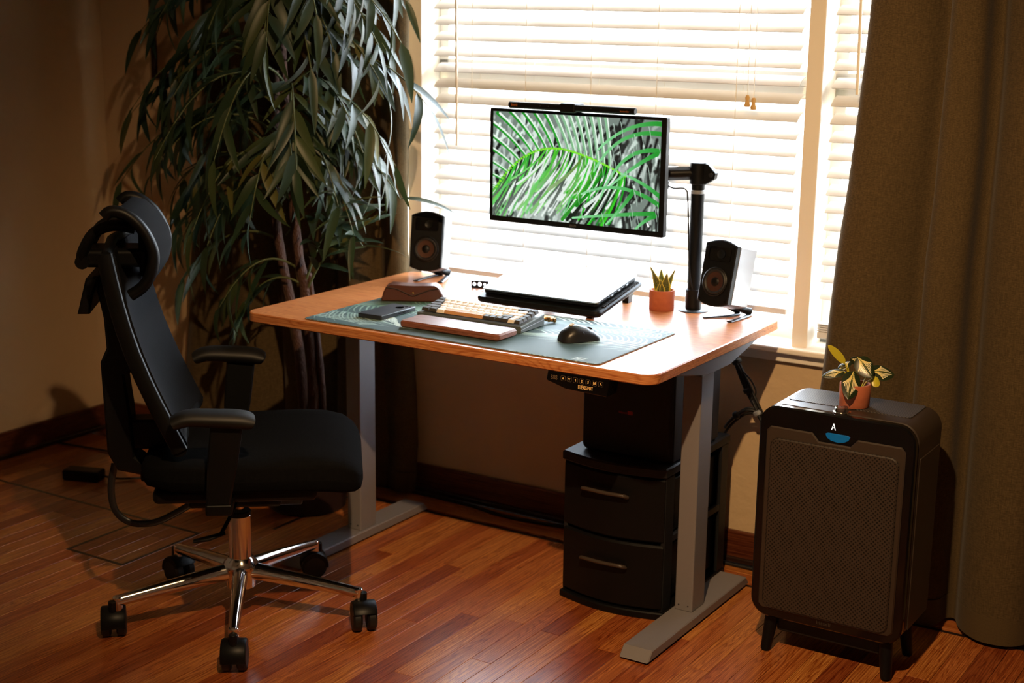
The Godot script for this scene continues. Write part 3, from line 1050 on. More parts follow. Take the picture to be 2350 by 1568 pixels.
	# arms
	for s in [-1.0, 1.0]:
		var y: float = 0.605 if s > 0 else 0.628
		var arm := part("armrest", mb().tube(curve([Vector3(s * 0.272, y - 0.006, 0.125), Vector3(s * 0.272, y + 0.006, 0.09), Vector3(s * 0.272, y + 0.004, 0.02), Vector3(s * 0.27, y, -0.03), Vector3(s * 0.266, y - 0.008, -0.06)], 6), [0.026, 0.029, 0.031, 0.032, 0.033, 0.034, 0.034, 0.035, 0.036, 0.036, 0.037, 0.037, 0.037, 0.038, 0.038, 0.038, 0.038, 0.038, 0.037, 0.037, 0.036, 0.034, 0.031, 0.026, 0.014], 14, Vector3.UP, 0.58), M.rubber, t)
		part("arm_post", mb().prism([Vector2(0.04, y - 0.01), Vector2(-0.035, y - 0.01), Vector2(-0.02, 0.5), Vector2(0.0, 0.4), Vector2(0.055, 0.4), Vector2(0.05, 0.5)], 0.026, 0.004, Transform3D(Basis(Vector3(0, 0, 1), Vector3(0, 1, 0), Vector3(-1, 0, 0)), Vector3(s * 0.272 + 0.013, 0, 0))), M.black_plastic, arm)
		part("arm_bracket", mb().box(Vector3(minf(s * 0.15, s * 0.285), 0.374, -0.005), Vector3(maxf(s * 0.15, s * 0.285), 0.402, 0.058), 0.006, Transform3D(), 2), M.black_plastic, arm)


func leaflet_grid(length: float, width: float, droop: float, fold: float) -> Array:
	var P := []
	for i in 8:
		var f := i / 7.0
		var w := width * pow(sin(PI * pow(f, 0.62)), 0.8) * 0.5 + 0.0006
		var p := Vector3(length * (f - 0.12 * droop * f * f), -droop * length * f * f * 0.55, 0)
		P.append([p + Vector3(0, fold * w, -w), p, p + Vector3(0, fold * w, w)])
	return P


func make_palm() -> void:
	rng.seed = 23
	var o := Vector3(-0.85, 0, -0.53)
	var t := thing("potted_palm", "tall potted palm with drooping narrow leaves beside the desk", "plant", o)
	part("pot", mb().lathe([Vector2(0, 0), Vector2(0.115, 0), Vector2(0.122, 0.006), Vector2(0.142, 0.2), Vector2(0.152, 0.205), Vector2(0.152, 0.235), Vector2(0.14, 0.235), Vector2(0.132, 0.2), Vector2(0, 0.2)], 32), mat("palm_pot", rgb(44, 26, 22), 0.5), t)
	part("soil", mb().lathe([Vector2(0, 0.19), Vector2(0.13, 0.19), Vector2(0.125, 0.212), Vector2(0, 0.216)], 20), M.soil, t)
	var A := curve([Vector3(-0.83, 0.2, -0.53), Vector3(-0.79, 0.36, -0.5), Vector3(-0.793, 0.46, -0.5), Vector3(-0.815, 0.69, -0.5), Vector3(-0.84, 0.8, -0.5), Vector3(-0.855, 0.95, -0.5), Vector3(-0.875, 1.18, -0.5), Vector3(-0.89, 1.45, -0.5), Vector3(-0.9, 1.75, -0.5)], 4)
	var B := curve([Vector3(-0.87, 0.2, -0.55), Vector3(-0.88, 0.5, -0.54), Vector3(-0.915, 0.78, -0.51), Vector3(-0.926, 0.92, -0.5), Vector3(-0.925, 1.1, -0.5), Vector3(-0.93, 1.35, -0.52)], 4)
	var C := curve([Vector3(-0.8, 0.2, -0.55), Vector3(-0.765, 0.39, -0.51), Vector3(-0.78, 0.55, -0.51), Vector3(-0.81, 0.75, -0.51)], 4)
	for w in [[A, 0.019, 0.012], [B, 0.017, 0.011], [C, 0.011, 0.008]]:
		var path: Array = w[0]
		var rad := []
		for k in path.size():
			rad.append(lerpf(w[1], w[2], float(k) / path.size()) * (1.0 + 0.06 * sin(k * 2.3)))
		wpart("trunk", mb().tube(path, rad, 10), M.trunk, t)
	var grids := []
	var leaves := []
	for d in [[0.17, 0.027, 0.3, 0.3], [0.19, 0.029, 0.55, 0.25], [0.16, 0.03, 0.75, 0.35], [0.2, 0.026, 0.2, 0.3], [0.165, 0.033, 0.4, 0.2]]:
		var G := leaflet_grid(d[0], d[1], d[2], d[3])
		grids.append(G)
		leaves.append(mb().sheet(G, 0.0).mesh())
	var z := -0.5
	var F := [
		[-0.88, 1.22, z, -1.5, 1.2, -0.48, 0.17], [-0.91, 1.1, z, -1.54, 0.98, -0.46, 0.2], [-0.91, 0.98, z, -1.33, 0.87, -0.45, 0.16], [-0.88, 1.42, z, -1.44, 1.46, -0.48, 0.16],
		[-0.91, 0.84, z, -1.24, 0.7, -0.42, 0.1], [-0.82, 0.71, z, -1.0, 0.62, -0.4, 0.08], [-0.88, 1.32, z, -1.32, 1.24, -0.32, 0.18], [-0.88, 1.14, z, -1.22, 1.04, -0.28, 0.16],
		[-0.86, 1.3, z, -0.36, 1.27, -0.5, 0.15], [-0.86, 1.22, z, -0.46, 1.1, -0.48, 0.16], [-0.85, 1.0, z, -0.59, 0.9, -0.45, 0.17], [-0.85, 1.1, z, -0.62, 0.98, -0.42, 0.14],
		[-0.88, 1.44, z, -0.52, 1.42, -0.52, 0.16], [-0.825, 0.7, z, -0.69, 0.95, -0.5, 0.03], [-0.82, 0.68, z, -0.66, 0.85, -0.5, 0.05], [-0.87, 1.38, z, -0.46, 1.3, -0.44, 0.17],
		[-0.86, 1.12, z, -0.76, 0.95, -0.2, 0.15], [-0.92, 1.08, z, -0.98, 0.9, -0.2, 0.14], [-0.87, 1.3, z, -0.83, 1.12, -0.14, 0.18], [-0.88, 1.28, z, -1.1, 1.1, -0.18, 0.18],
		[-0.86, 1.26, z, -0.62, 1.1, -0.24, 0.16], [-0.88, 1.55, z, -1.22, 1.5, -0.34, 0.18], [-0.88, 1.55, z, -0.72, 1.42, -0.24, 0.18], [-0.89, 1.6, z, -0.56, 1.56, -0.5, 0.16], [-0.89, 1.62, z, -1.34, 1.58, -0.45, 0.16], [-0.84, 0.76, z, -0.98, 0.66, -0.3, 0.1], [-0.9, 0.95, z, -1.16, 0.86, -0.34, 0.12], [-0.87, 1.18, z, -0.7, 1.05, -0.34, 0.14]]
	var own := F.size()
	for k in 30:   # fronds deeper in the crown
		var h := rng.randf_range(0.85, 1.62)
		var a := rng.randf_range(0.0, TAU)
		var l := rng.randf_range(0.22, 0.5)
		F.append([-0.89, h, z, -0.89 + l * cos(a) * 1.1, h - rng.randf_range(0.0, 0.14), z + 0.06 + l * sin(a) * 0.45, rng.randf_range(0.1, 0.18)])
	var deep := mb()
	var stalks := mb()
	for fi in F.size():
		var f: Array = F[fi]
		var a := Vector3(f[0], f[1], f[2])
		var b := Vector3(f[3], f[4], f[5])
		var c := (a + b) / 2.0 + Vector3(0, f[6] * 1.6, 0)
		var path := []
		for k in 13:
			var g := k / 12.0
			path.append(a.lerp(c, g).lerp(c.lerp(b, g), g) - o)
		var fr: MeshInstance3D
		if fi >= own:
			stalks.tube(path, 0.002, 5)
		else:
			fr = part("frond", mb().tube(path, [0.0042, 0.004, 0.0038, 0.0036, 0.0034, 0.003, 0.0028, 0.0026, 0.0024, 0.002, 0.0018, 0.0014, 0.001], 6), M.stalk, t)
		var n := 10
		for k in n:
			var g := lerpf(0.3, 1.0, float(k) / (n - 1))
			var i := mini(int(g * 12.0), 11)
			var p: Vector3 = path[i].lerp(path[i + 1], g * 12.0 - i)
			var d: Vector3 = (path[i + 1] - path[i]).normalized()
			var s := 1.0 if k % 2 == 0 else -1.0
			if k == n - 1:
				s = 0.0
			var side := d.cross(Vector3.UP).normalized()
			var dir := (d * rng.randf_range(0.55, 0.8) + side * s * rng.randf_range(0.35, 0.65) + Vector3(0, rng.randf_range(-0.68, -0.08), 0)).normalized()
			var reach := p + o + dir * 0.2
			if (reach.x > -0.66 and reach.y < 0.86 and reach.z > -0.79) or reach.z < -0.66:   # keep clear of the desk and the curtain
				dir = (dir + Vector3(-0.2 if reach.z > -0.66 else 0.0, 0.9 if reach.z > -0.66 else 0.0, 0.9 if reach.z < -0.66 else 0.0)).normalized()
			var up := (Vector3.UP * 0.8 + d * 0.3 - side * s * 0.3 + Vector3(rng.randf_range(-0.3, 0.3), 0, rng.randf_range(-0.3, 0.3))).normalized()
			var zz := dir.cross(up).normalized()
			var sc := rng.randf_range(0.8, 1.15) * (1.0 - 0.25 * absf(g - 0.6))
			var T := Transform3D(Basis(dir, zz.cross(dir).normalized(), zz) * Basis().scaled(Vector3.ONE * sc), p)
			var v := rng.randi() % 5
			if fi >= own:
				deep.sheet(grids[v].map(func(row): return row.map(func(c3): return T * c3)))
				continue
			var q := part("leaflet", leaves[v], M["palm_%d" % [0, 0, 1, 1, 1, 2, 2, 3][rng.randi() % 8]], fr)
			q.transform = T
	var inner := part("inner_leaves", deep, M.palm_0, t)
	inner.set_meta("kind", "stuff")
	part("inner_stalks", stalks, M.stalk, inner)


func tile_dots(n: int, base: Color, hole: Color, r: float) -> ImageTexture:
	var im := Image.create_empty(n, n, false, Image.FORMAT_RGB8)
	im.fill(base)
	for y in n:
		for x in n:
			for c in [Vector2(0.25, 0.25), Vector2(0.75, 0.75)]:
				if Vector2((x + 0.5) / n, (y + 0.5) / n).distance_to(c) < r:
					im.set_pixel(x, y, hole)
	return ImageTexture.create_from_image(im)


func make_purifier() -> void:
	var t := thing("air_purifier", "dark bronze air purifier with a perforated front on four short legs", "air purifier", Vector3(0.932, 0, -0.415))
	var body := mat("purifier_body", rgb(56, 46, 38), 0.42)
	var grille := mat("purifier_grille", Color.WHITE, 0.5)
	grille.albedo_texture = tile_dots(48, rgb(56, 46, 38), rgb(8, 7, 6), 0.2)
	grille.uv1_scale = Vector3(1 / 0.0105, 1 / 0.0105, 1)
	var top := mat("purifier_top", Color.WHITE, 0.42)
	var st := Image.create_empty(32, 32, false, Image.FORMAT_RGB8)
	for y in 32:
		for x in 32:
			st.set_pixel(x, y, rgb(14, 13, 12) if posmod(x + y, 32) < 13 else rgb(84, 78, 74))
	top.albedo_texture = ImageTexture.create_from_image(st)
	top.uv1_scale = Vector3(1 / 0.0085, 1 / 0.0085, 1)
	var c := Vector2(0.932, 0.366)
	wpart("body", mb().prism(rrect(0.376, 0.532, 0.045, 8, c), 0.19, 0.008, at(0, 0, -0.52)), body, t)
	var face := wpart("front_frame", mb().prism(rrect(0.377, 0.533, 0.046, 8, c), 0.022, 0.004, at(0, 0, -0.331)), M.black_gloss, t)
	part("side_panel", mb().rbox(Vector3(0.004, 0.42, 0.15), 0.0018, at(1.1205, 0.34, -0.425), 1), body, face)
	# the front panel: a shallow dish with a notch for the readout
	var N := [Vector2(-0.158, -0.236), Vector2(0.158, -0.236), Vector2(0.168, -0.226), Vector2(0.168, 0.214), Vector2(0.158, 0.225), Vector2(0.055, 0.225), Vector2(0.038, 0.206), Vector2(-0.038, 0.206), Vector2(-0.055, 0.225), Vector2(-0.158, 0.225), Vector2(-0.168, 0.214), Vector2(-0.168, -0.226)]
	var pan := wpart("front_panel", mb().prism(N.map(func(p): return p + Vector2(0.932, 0.358)), 0.007, 0.003, at(0, 0, -0.3115)), body, t)
	part("grille", mb().prism(rrect(0.312, 0.43, 0.022, 6, Vector2(0.932, 0.342)), 0.006, 0.0035, at(0, 0, -0.306)), grille, pan)
	var cyan := mat("glow_cyan", rgb(6, 40, 52), 0.3)
	cyan.emission_enabled = true
	cyan.emission = Color(0.0, 0.36, 0.5)
	cyan.emission_energy_multiplier = 0.6
	var lit := mat("glow_white", Color.WHITE, 0.4)
	lit.emission_enabled = true
	lit.emission = Color(0.95, 0.97, 1.0)
	lit.emission_energy_multiplier = 1.0
	wpart("status_light", mb().prism([Vector2(0.908, 0.586), Vector2(0.912, 0.577), Vector2(0.922, 0.571), Vector2(0.938, 0.5685), Vector2(0.954, 0.571), Vector2(0.964, 0.577), Vector2(0.968, 0.586), Vector2(0.962, 0.589), Vector2(0.914, 0.589)], 0.003, 0.001, at(0, 0, -0.3095)), cyan, t)
	var w := words("readout", "A", 0.021, lit, t, Transform3D(Basis().scaled(Vector3(0.9, 1, 1)), Vector3(0.9265, 0.604, -0.3085) - t.position), 0.0008, 700, "Droid Sans Mono")
	w.set_meta("label", "glowing white letter")
	words("maker_name", "bissell", 0.011, M.print_faint, t, Transform3D(Basis().scaled(Vector3(1.1, 1, 1)), Vector3(0.932, 0.1145, -0.3085) - t.position), 0.0006, 700)
	wpart("air_outlet", mb().prism(rrect(0.30, 0.13, 0.012, 4, Vector2(0.932, 0.448)), 0.002, 0.0006, lying(0.6315)), top, t)
	var knob := wpart("dial", mb().lathe([Vector2(0, 0), Vector2(0.021, 0), Vector2(0.021, 0.003), Vector2(0.0165, 0.004), Vector2(0.0165, 0.012), Vector2(0.0145, 0.014), Vector2(0, 0.0135)], 26, at(0.932, 0.632, -0.342)), M.chrome, t)
	part("power_mark", ring(rrect(0.009, 0.009, 0.0044, 5), rrect(0.0074, 0.0074, 0.0036, 5), 0.0004, Transform3D(Basis(Vector3.RIGHT, -PI / 2), Vector3(0.932, 0.6457, -0.342))), M.print_grey, knob)
	wpart("base_tray", mb().box(Vector3(0.80, 0.052, -0.50), Vector3(1.065, 0.102, -0.345), 0.008), M.black_matte, t)
	for s in [[-1, 1], [1, 1], [-1, -1], [1, -1]]:
		var lx: float = 0.932 + s[0] * 0.142
		var lz: float = -0.345 if s[1] > 0 else -0.49
		wpart("leg", mb().tube([Vector3(lx + s[0] * 0.012, 0.0, lz + s[1] * 0.012), Vector3(lx + s[0] * 0.010, 0.006, lz + s[1] * 0.010), Vector3(lx, 0.104, lz)], [0.0105, 0.013, 0.018], 14), M.black_plastic, t)
	# peperomia in a clay pot on top
	var p := thing("potted_peperomia", "small clay pot of striped yellow and green leaves on the air purifier", "plant", Vector3(0.937, 0.6345, -0.412))
	clay_pot(p, 0.0365, 0.055)
	var lt := leaf_print()
	var lm := mat("striped_leaf", Color.WHITE, 0.32)
	lm.albedo_texture = lt
	lm.backlight_enabled = true
	lm.backlight = Color(0.12, 0.13, 0.06)
	var yl := mat("young_leaf", rgb(190, 178, 50), 0.35)
	yl.backlight_enabled = true
	yl.backlight = Color(0.2, 0.2, 0.05)
	var R := Vector3(0.848, 0, -0.53)   # along the camera's right
	var D := Vector3(0.53, 0, 0.848)
	# base, tip, width, kind, how much the blade faces the room rather than upwards
	for l in [[R * 0.012, R * 0.084 + Vector3(0, 0.086, 0), 0.042, 0, 0.7], [R * -0.008, R * -0.074 + Vector3(0, 0.08, 0), 0.026, 0, 0.5], [D * 0.01 - R * 0.012, D * 0.05 - R * 0.026 + Vector3(0, 0.044, 0), 0.044, 0, 1.3], [R * 0.002, R * 0.026 + D * 0.03 + Vector3(0, 0.09, 0), 0.044, 0, 1.5], [R * -0.01, R * -0.066 + Vector3(0, 0.15, 0), 0.019, 1, 1.4], [D * -0.01 - R * 0.01, D * -0.03 - R * 0.03 + Vector3(0, 0.1, 0), 0.04, 0, 1.0], [R * 0.01 + D * 0.01, R * 0.05 + D * 0.02 + Vector3(0, 0.068, 0), 0.03, 1, 0.8], [D * -0.01, R * 0.005 + Vector3(0, 0.125, 0), 0.036, 0, 1.4]]:
		var a: Vector3 = l[0] + Vector3(0, 0.04, 0)
		var b: Vector3 = l[1]
		var mid := a.lerp(b, 0.3) + Vector3(0, 0.03, 0)
		if l[3] == 1:
			mid = a.lerp(b, 0.42) + Vector3(0, 0.016, 0) + R * 0.006
		if b.dot(D) > 0.028:   # blades that arch over towards the room
			mid = Vector3(l[0].x * 0.6, 0.085 if b.y < 0.06 else 0.118, l[0].z * 0.6)
		var stem := part("stem", mb().tube([a, a.lerp(mid, 0.5) + Vector3(0, 0.006, 0), mid], 0.0013, 6), yl, p)
		var dir := (b - mid).normalized()
		var up: Vector3 = (Vector3(0, 0.7, 0) + D * l[4] - dir * 0.2).normalized()
		var zz := dir.cross(up).normalized()
		up = zz.cross(dir).normalized()
		var L := (b - mid).length() * 1.12
		var P := []
		for i in 13:
			var f := i / 12.0
			var ww: float = l[2] * 0.5 * pow(f, 0.5) * pow(1.0 - f, 0.7) / 0.45 + 0.0004
			var base := mid + dir * L * f + Vector3(0, -0.01 * f * f, 0)
			var row := []
			for j in 5:
				var s := -1.0 + 0.5 * j
				row.append(base + zz * ww * s - up * ww * 0.25 * s * s)
			P.append(row)
		part("leaf", mb().sheet(P, 0.0005), lm if l[3] == 0 else yl, stem)


func leaf_print() -> ImageTexture:   # u along the leaf, v across
	var im := Image.create_empty(128, 96, false, Image.FORMAT_RGB8)
	im.fill(rgb(34, 46, 24))
	for s in [-1.0, 1.0]:
		for k in 5:
			var y: float = 48 + s * (5 + k * 9.0)
			stroke(im, Vector2(4 + k * 9, 48 + s * 3), Vector2(40 + k * 6, y + s * 3), Vector2(112 - k * 12, 48 + s * (10 + k * 7.0)), 2.6, 2.2, rgb(228, 206, 120), rgb(238, 232, 200))
	stroke(im, Vector2(0, 48), Vector2(60, 48), Vector2(127, 48), 1.6, 0.8, rgb(120, 130, 60))
	return ImageTexture.create_from_image(im)


func clay_pot(p: Node3D, r: float, h: float) -> void:
	part("pot", mb().lathe([Vector2(0, 0), Vector2(r * 0.94, 0), Vector2(r * 0.97, 0.0015), Vector2(r, h - 0.0015), Vector2(r - 0.001, h), Vector2(r - 0.0045, h), Vector2(r - 0.0055, h - 0.002), Vector2(r - 0.006, h - 0.014), Vector2(0, h - 0.014)], 36), M.terracotta, p)
	part("soil", mb().lathe([Vector2(0, h - 0.014), Vector2(r - 0.0065, h - 0.014), Vector2(r - 0.0075, h - 0.010), Vector2(0, h - 0.008)], 20), M.soil, p)


func make_drawers() -> void:
	var t := thing("drawer_unit", "black plastic two-drawer unit standing under the desk", "drawer unit", Vector3(0.336, 0, -0.53))
	var plan := func(grow: float, zb: float) -> Array:
		var out := [Vector2(0.187 - grow, -zb), Vector2(0.485 + grow, -zb)]
		for k in 9:
			var f := k / 8.0
			out.append(Vector2(lerpf(0.485 + grow, 0.187 - grow, f), 0.347 - grow - 0.03 * sin(PI * f)))
		return out
	wpart("top_panel", mb().prism(plan.call(0.003, -0.735), 0.026, 0.004, lying(0.384)), M.charcoal, t)
	wpart("base_panel", mb().prism(plan.call(0.004, -0.735), 0.02, 0.003, lying(0.0)), M.black_plastic, t)
	for s in [0.187, 0.473]:
		wpart("post", mb().box(Vector3(s, 0.02, -0.735), Vector3(s + 0.012, 0.384, -0.69), 0.002), M.charcoal, t)
		wpart("post", mb().box(Vector3(s, 0.02, -0.40), Vector3(s + 0.012, 0.384, -0.352), 0.002), M.charcoal, t)
		wpart("side_bar", mb().box(Vector3(s, 0.2, -0.69), Vector3(s + 0.012, 0.218, -0.40), 0.002), M.charcoal, t)
	wpart("back_panel", mb().box(Vector3(0.199, 0.02, -0.735), Vector3(0.473, 0.384, -0.729), 0.001), M.black_plastic, t)
	for y in [[0.208, 0.38], [0.024, 0.2]]:
		var d := wpart("drawer", mb().prism(plan.call(-0.002, -0.38), y[1] - y[0], 0.005, lying(y[0])).box(Vector3(0.203, y[0] + 0.008, -0.72), Vector3(0.469, y[1] - 0.02, -0.375), 0.006), M.black_plastic, t)
		var hy: float = 0.331 if y[0] > 0.1 else 0.14
		part("handle", mb().tube(curve([Vector3(0.263, hy - 0.006, -0.318), Vector3(0.272, hy, -0.306), Vector3(0.33, hy, -0.302), Vector3(0.382, hy, -0.306), Vector3(0.391, hy - 0.006, -0.318)], 4), 0.0065, 8, Vector3.UP, 0.8), M.handle_plastic, d)
	var s := thing("subwoofer", "black subwoofer box with a red logo on top of the drawer unit", "subwoofer", Vector3(0.352, 0.41, -0.52))
	wpart("cabinet", mb().box(Vector3(0.222, 0.414, -0.665), Vector3(0.483, 0.648, -0.384), 0.006, Transform3D(), 2), M.charcoal, s)
	wpart("front_baffle", mb().prism(rrect(0.256, 0.236, 0.016, 5, Vector2(0.3505, 0.532)), 0.014, 0.005, at(0, 0, -0.39)), M.black_matte, s)
	wpart("badge", mb().prism(rrect(0.015, 0.01, 0.002, 3, Vector2(0.362, 0.531)), 0.001, 0.0, at(0, 0, -0.3763)), M.print_red, s)
	words("lettering", "klipsch", 0.009, M.print_red, s, Transform3D(Basis().scaled(Vector3(0.8, 0.8, 1)), Vector3(0.341, 0.5295, -0.3757) - s.position), 0.0005, 700)
	for f in [[0.235, -0.40], [0.47, -0.40], [0.235, -0.65], [0.47, -0.65]]:
		wpart("foot", mb().cyl(0.01, 0.005, at(f[0], 0.4098, f[1]), 12, 0.001), M.rubber, s)


func wallpaper() -> ImageTexture:
	var W := 768
	var H := 432
	var im := Image.create_empty(W, H, false, Image.FORMAT_RGB8)
	im.fill(rgb(120, 134, 126))
	var r := RandomNumberGenerator.new()
	r.seed = 4
	var S := Vector2(W, H)
	for k in 420:   # blurred leaves far behind: pale at one side, dark at the other
		var p := Vector2(r.randf(), r.randf())
		var d := Vector2(r.randf_range(-0.06, 0.02), r.randf_range(0.05, 0.2))
		var dark := p.x > 0.56 and r.randf() < 0.72 or r.randf() < 0.14
		var g := r.randf_range(20, 60) if dark else r.randf_range(165, 250)
		stroke(im, p * S, (p + d * 0.5) * S, (p + d) * S, r.randf_range(4, 10), r.randf_range(2, 8), Color8(int(g * 0.93), int(g), int(g * 0.96), 180))
	var q := func(t: float) -> Vector2: return Vector2(0.02, 0.72).lerp(Vector2(0.2, 0.26), t).lerp(Vector2(0.2, 0.26).lerp(Vector2(0.45, 0.32), t), t)
	var q2 := func(t: float) -> Vector2: return Vector2(0.45, 0.32).lerp(Vector2(0.62, 0.37), t).lerp(Vector2(0.62, 0.37).lerp(Vector2(0.8, 0.52), t), t)
	for i in 140:   # lower leaflets, hanging; the first ones out of focus
		if i == 84:
			im.resize(W / 5, H / 5, Image.INTERPOLATE_LANCZOS)
			im.resize(W, H, Image.INTERPOLATE_CUBIC)
		var t := (i / 83.0) if i < 84 else (i - 84) / 55.0
		var p: Vector2 = q.call(t * 2.0) if t < 0.5 else q2.call(t * 2.0 - 1.0)
		var e := p + Vector2(r.randf_range(-0.26, -0.1), r.randf_range(0.35, 0.75)) * lerpf(1.0, 0.75, t)
		var c := p.lerp(e, 0.45) + Vector2(0.045, 0.0)
		var white := r.randf() < (0.5 if i < 84 else 0.38)
		var a := rgb(228, 240, 232) if white else Color8(20 + r.randi() % 60, 120 + r.randi() % 90, 24 + r.randi() % 30)
		if r.randf() < 0.22:
			a = rgb(22, 34, 24)
		var b := a.lerp(rgb(236, 246, 240), 0.45) if t < 0.7 else a
		stroke(im, p * S, c * S, e * S, r.randf_range(2.0, 4.5), r.randf_range(3.0, 8.0), a, b)
	im.resize(W / 2, H / 2, Image.INTERPOLATE_LANCZOS)
	im.resize(W, H, Image.INTERPOLATE_CUBIC)
	for i in 19:   # upper leaflets, rising to the left
		var t := i / 18.0
		var p: Vector2 = q.call(t * 1.7) if t < 0.58 else q2.call((t - 0.58) * 1.8)
		var e := p + Vector2(lerpf(-0.3, -0.06, t), lerpf(-0.02, -0.62, pow(t, 0.55)))
		var c := p.lerp(e, 0.5) + Vector2(0.02, -0.02)
		var pale := 0.75 if t > 0.6 else 0.0
		stroke(im, p * S, c * S, e * S, 5.5, 9.5 - 5.0 * t, rgb(40, 170, 46).lerp(rgb(150, 190, 160), pale), rgb(30, 140, 40).lerp(rgb(190, 215, 200), pale))
		stroke(im, (p + Vector2(0.006, 0)) * S, (c + Vector2(0.012, 0)) * S, (e + Vector2(0.014, 0)) * S, 2.4, 5.0 - 2.0 * t, rgb(215, 245, 220), rgb(245, 252, 246))
	for i in 60:
		var t := i / 59.0
		var p: Vector2 = q.call(t * 2.0) if t < 0.5 else q2.call(t * 2.0 - 1.0)
		stroke(im, p * S, p * S + Vector2(2, 0), p * S + Vector2(5, 1), 4.2, 3.6, rgb(130, 230, 50))
	for b in [[0.66, 0.75, 0.78, 0.2, 1.02, 0.28], [0.62, 0.5, 0.75, 0.08, 1.0, 0.12], [0.72, 0.62, 0.86, 0.4, 0.98, 0.3], [0.55, 0.72, 0.78, 0.52, 1.02, 0.78], [0.5, 0.95, 0.75, 0.88, 0.97, 0.84], [0.78, 0.5, 0.9, 0.55, 1.02, 0.7], [0.7, 0.98, 0.8, 0.8, 0.85, 0.66], [0.86, 1.02, 0.92, 0.9, 0.98, 0.86], [0.64, 0.3, 0.8, 0.02, 1.0, 0.03]]:
		stroke(im, Vector2(b[0], b[1]) * S, Vector2(b[2], b[3]) * S, Vector2(b[4], b[5]) * S, 4.0, 9.0, rgb(150, 225, 165), rgb(36, 150, 48))
	for k in 40:
		var p := Vector2(r.randf_range(0.5, 1.0), r.randf_range(0.0, 0.9))
		stroke(im, p * S, (p + Vector2(0.01, 0.06)) * S, (p + Vector2(0.015, 0.13)) * S, 1.2, 0.8, rgb(190, 215, 200))
	stroke(im, Vector2(0.935, 0.93) * S, Vector2(0.94, 0.945) * S, Vector2(0.945, 0.96) * S, 2.5, 4.0, Color.WHITE)
	return ImageTexture.create_from_image(im)


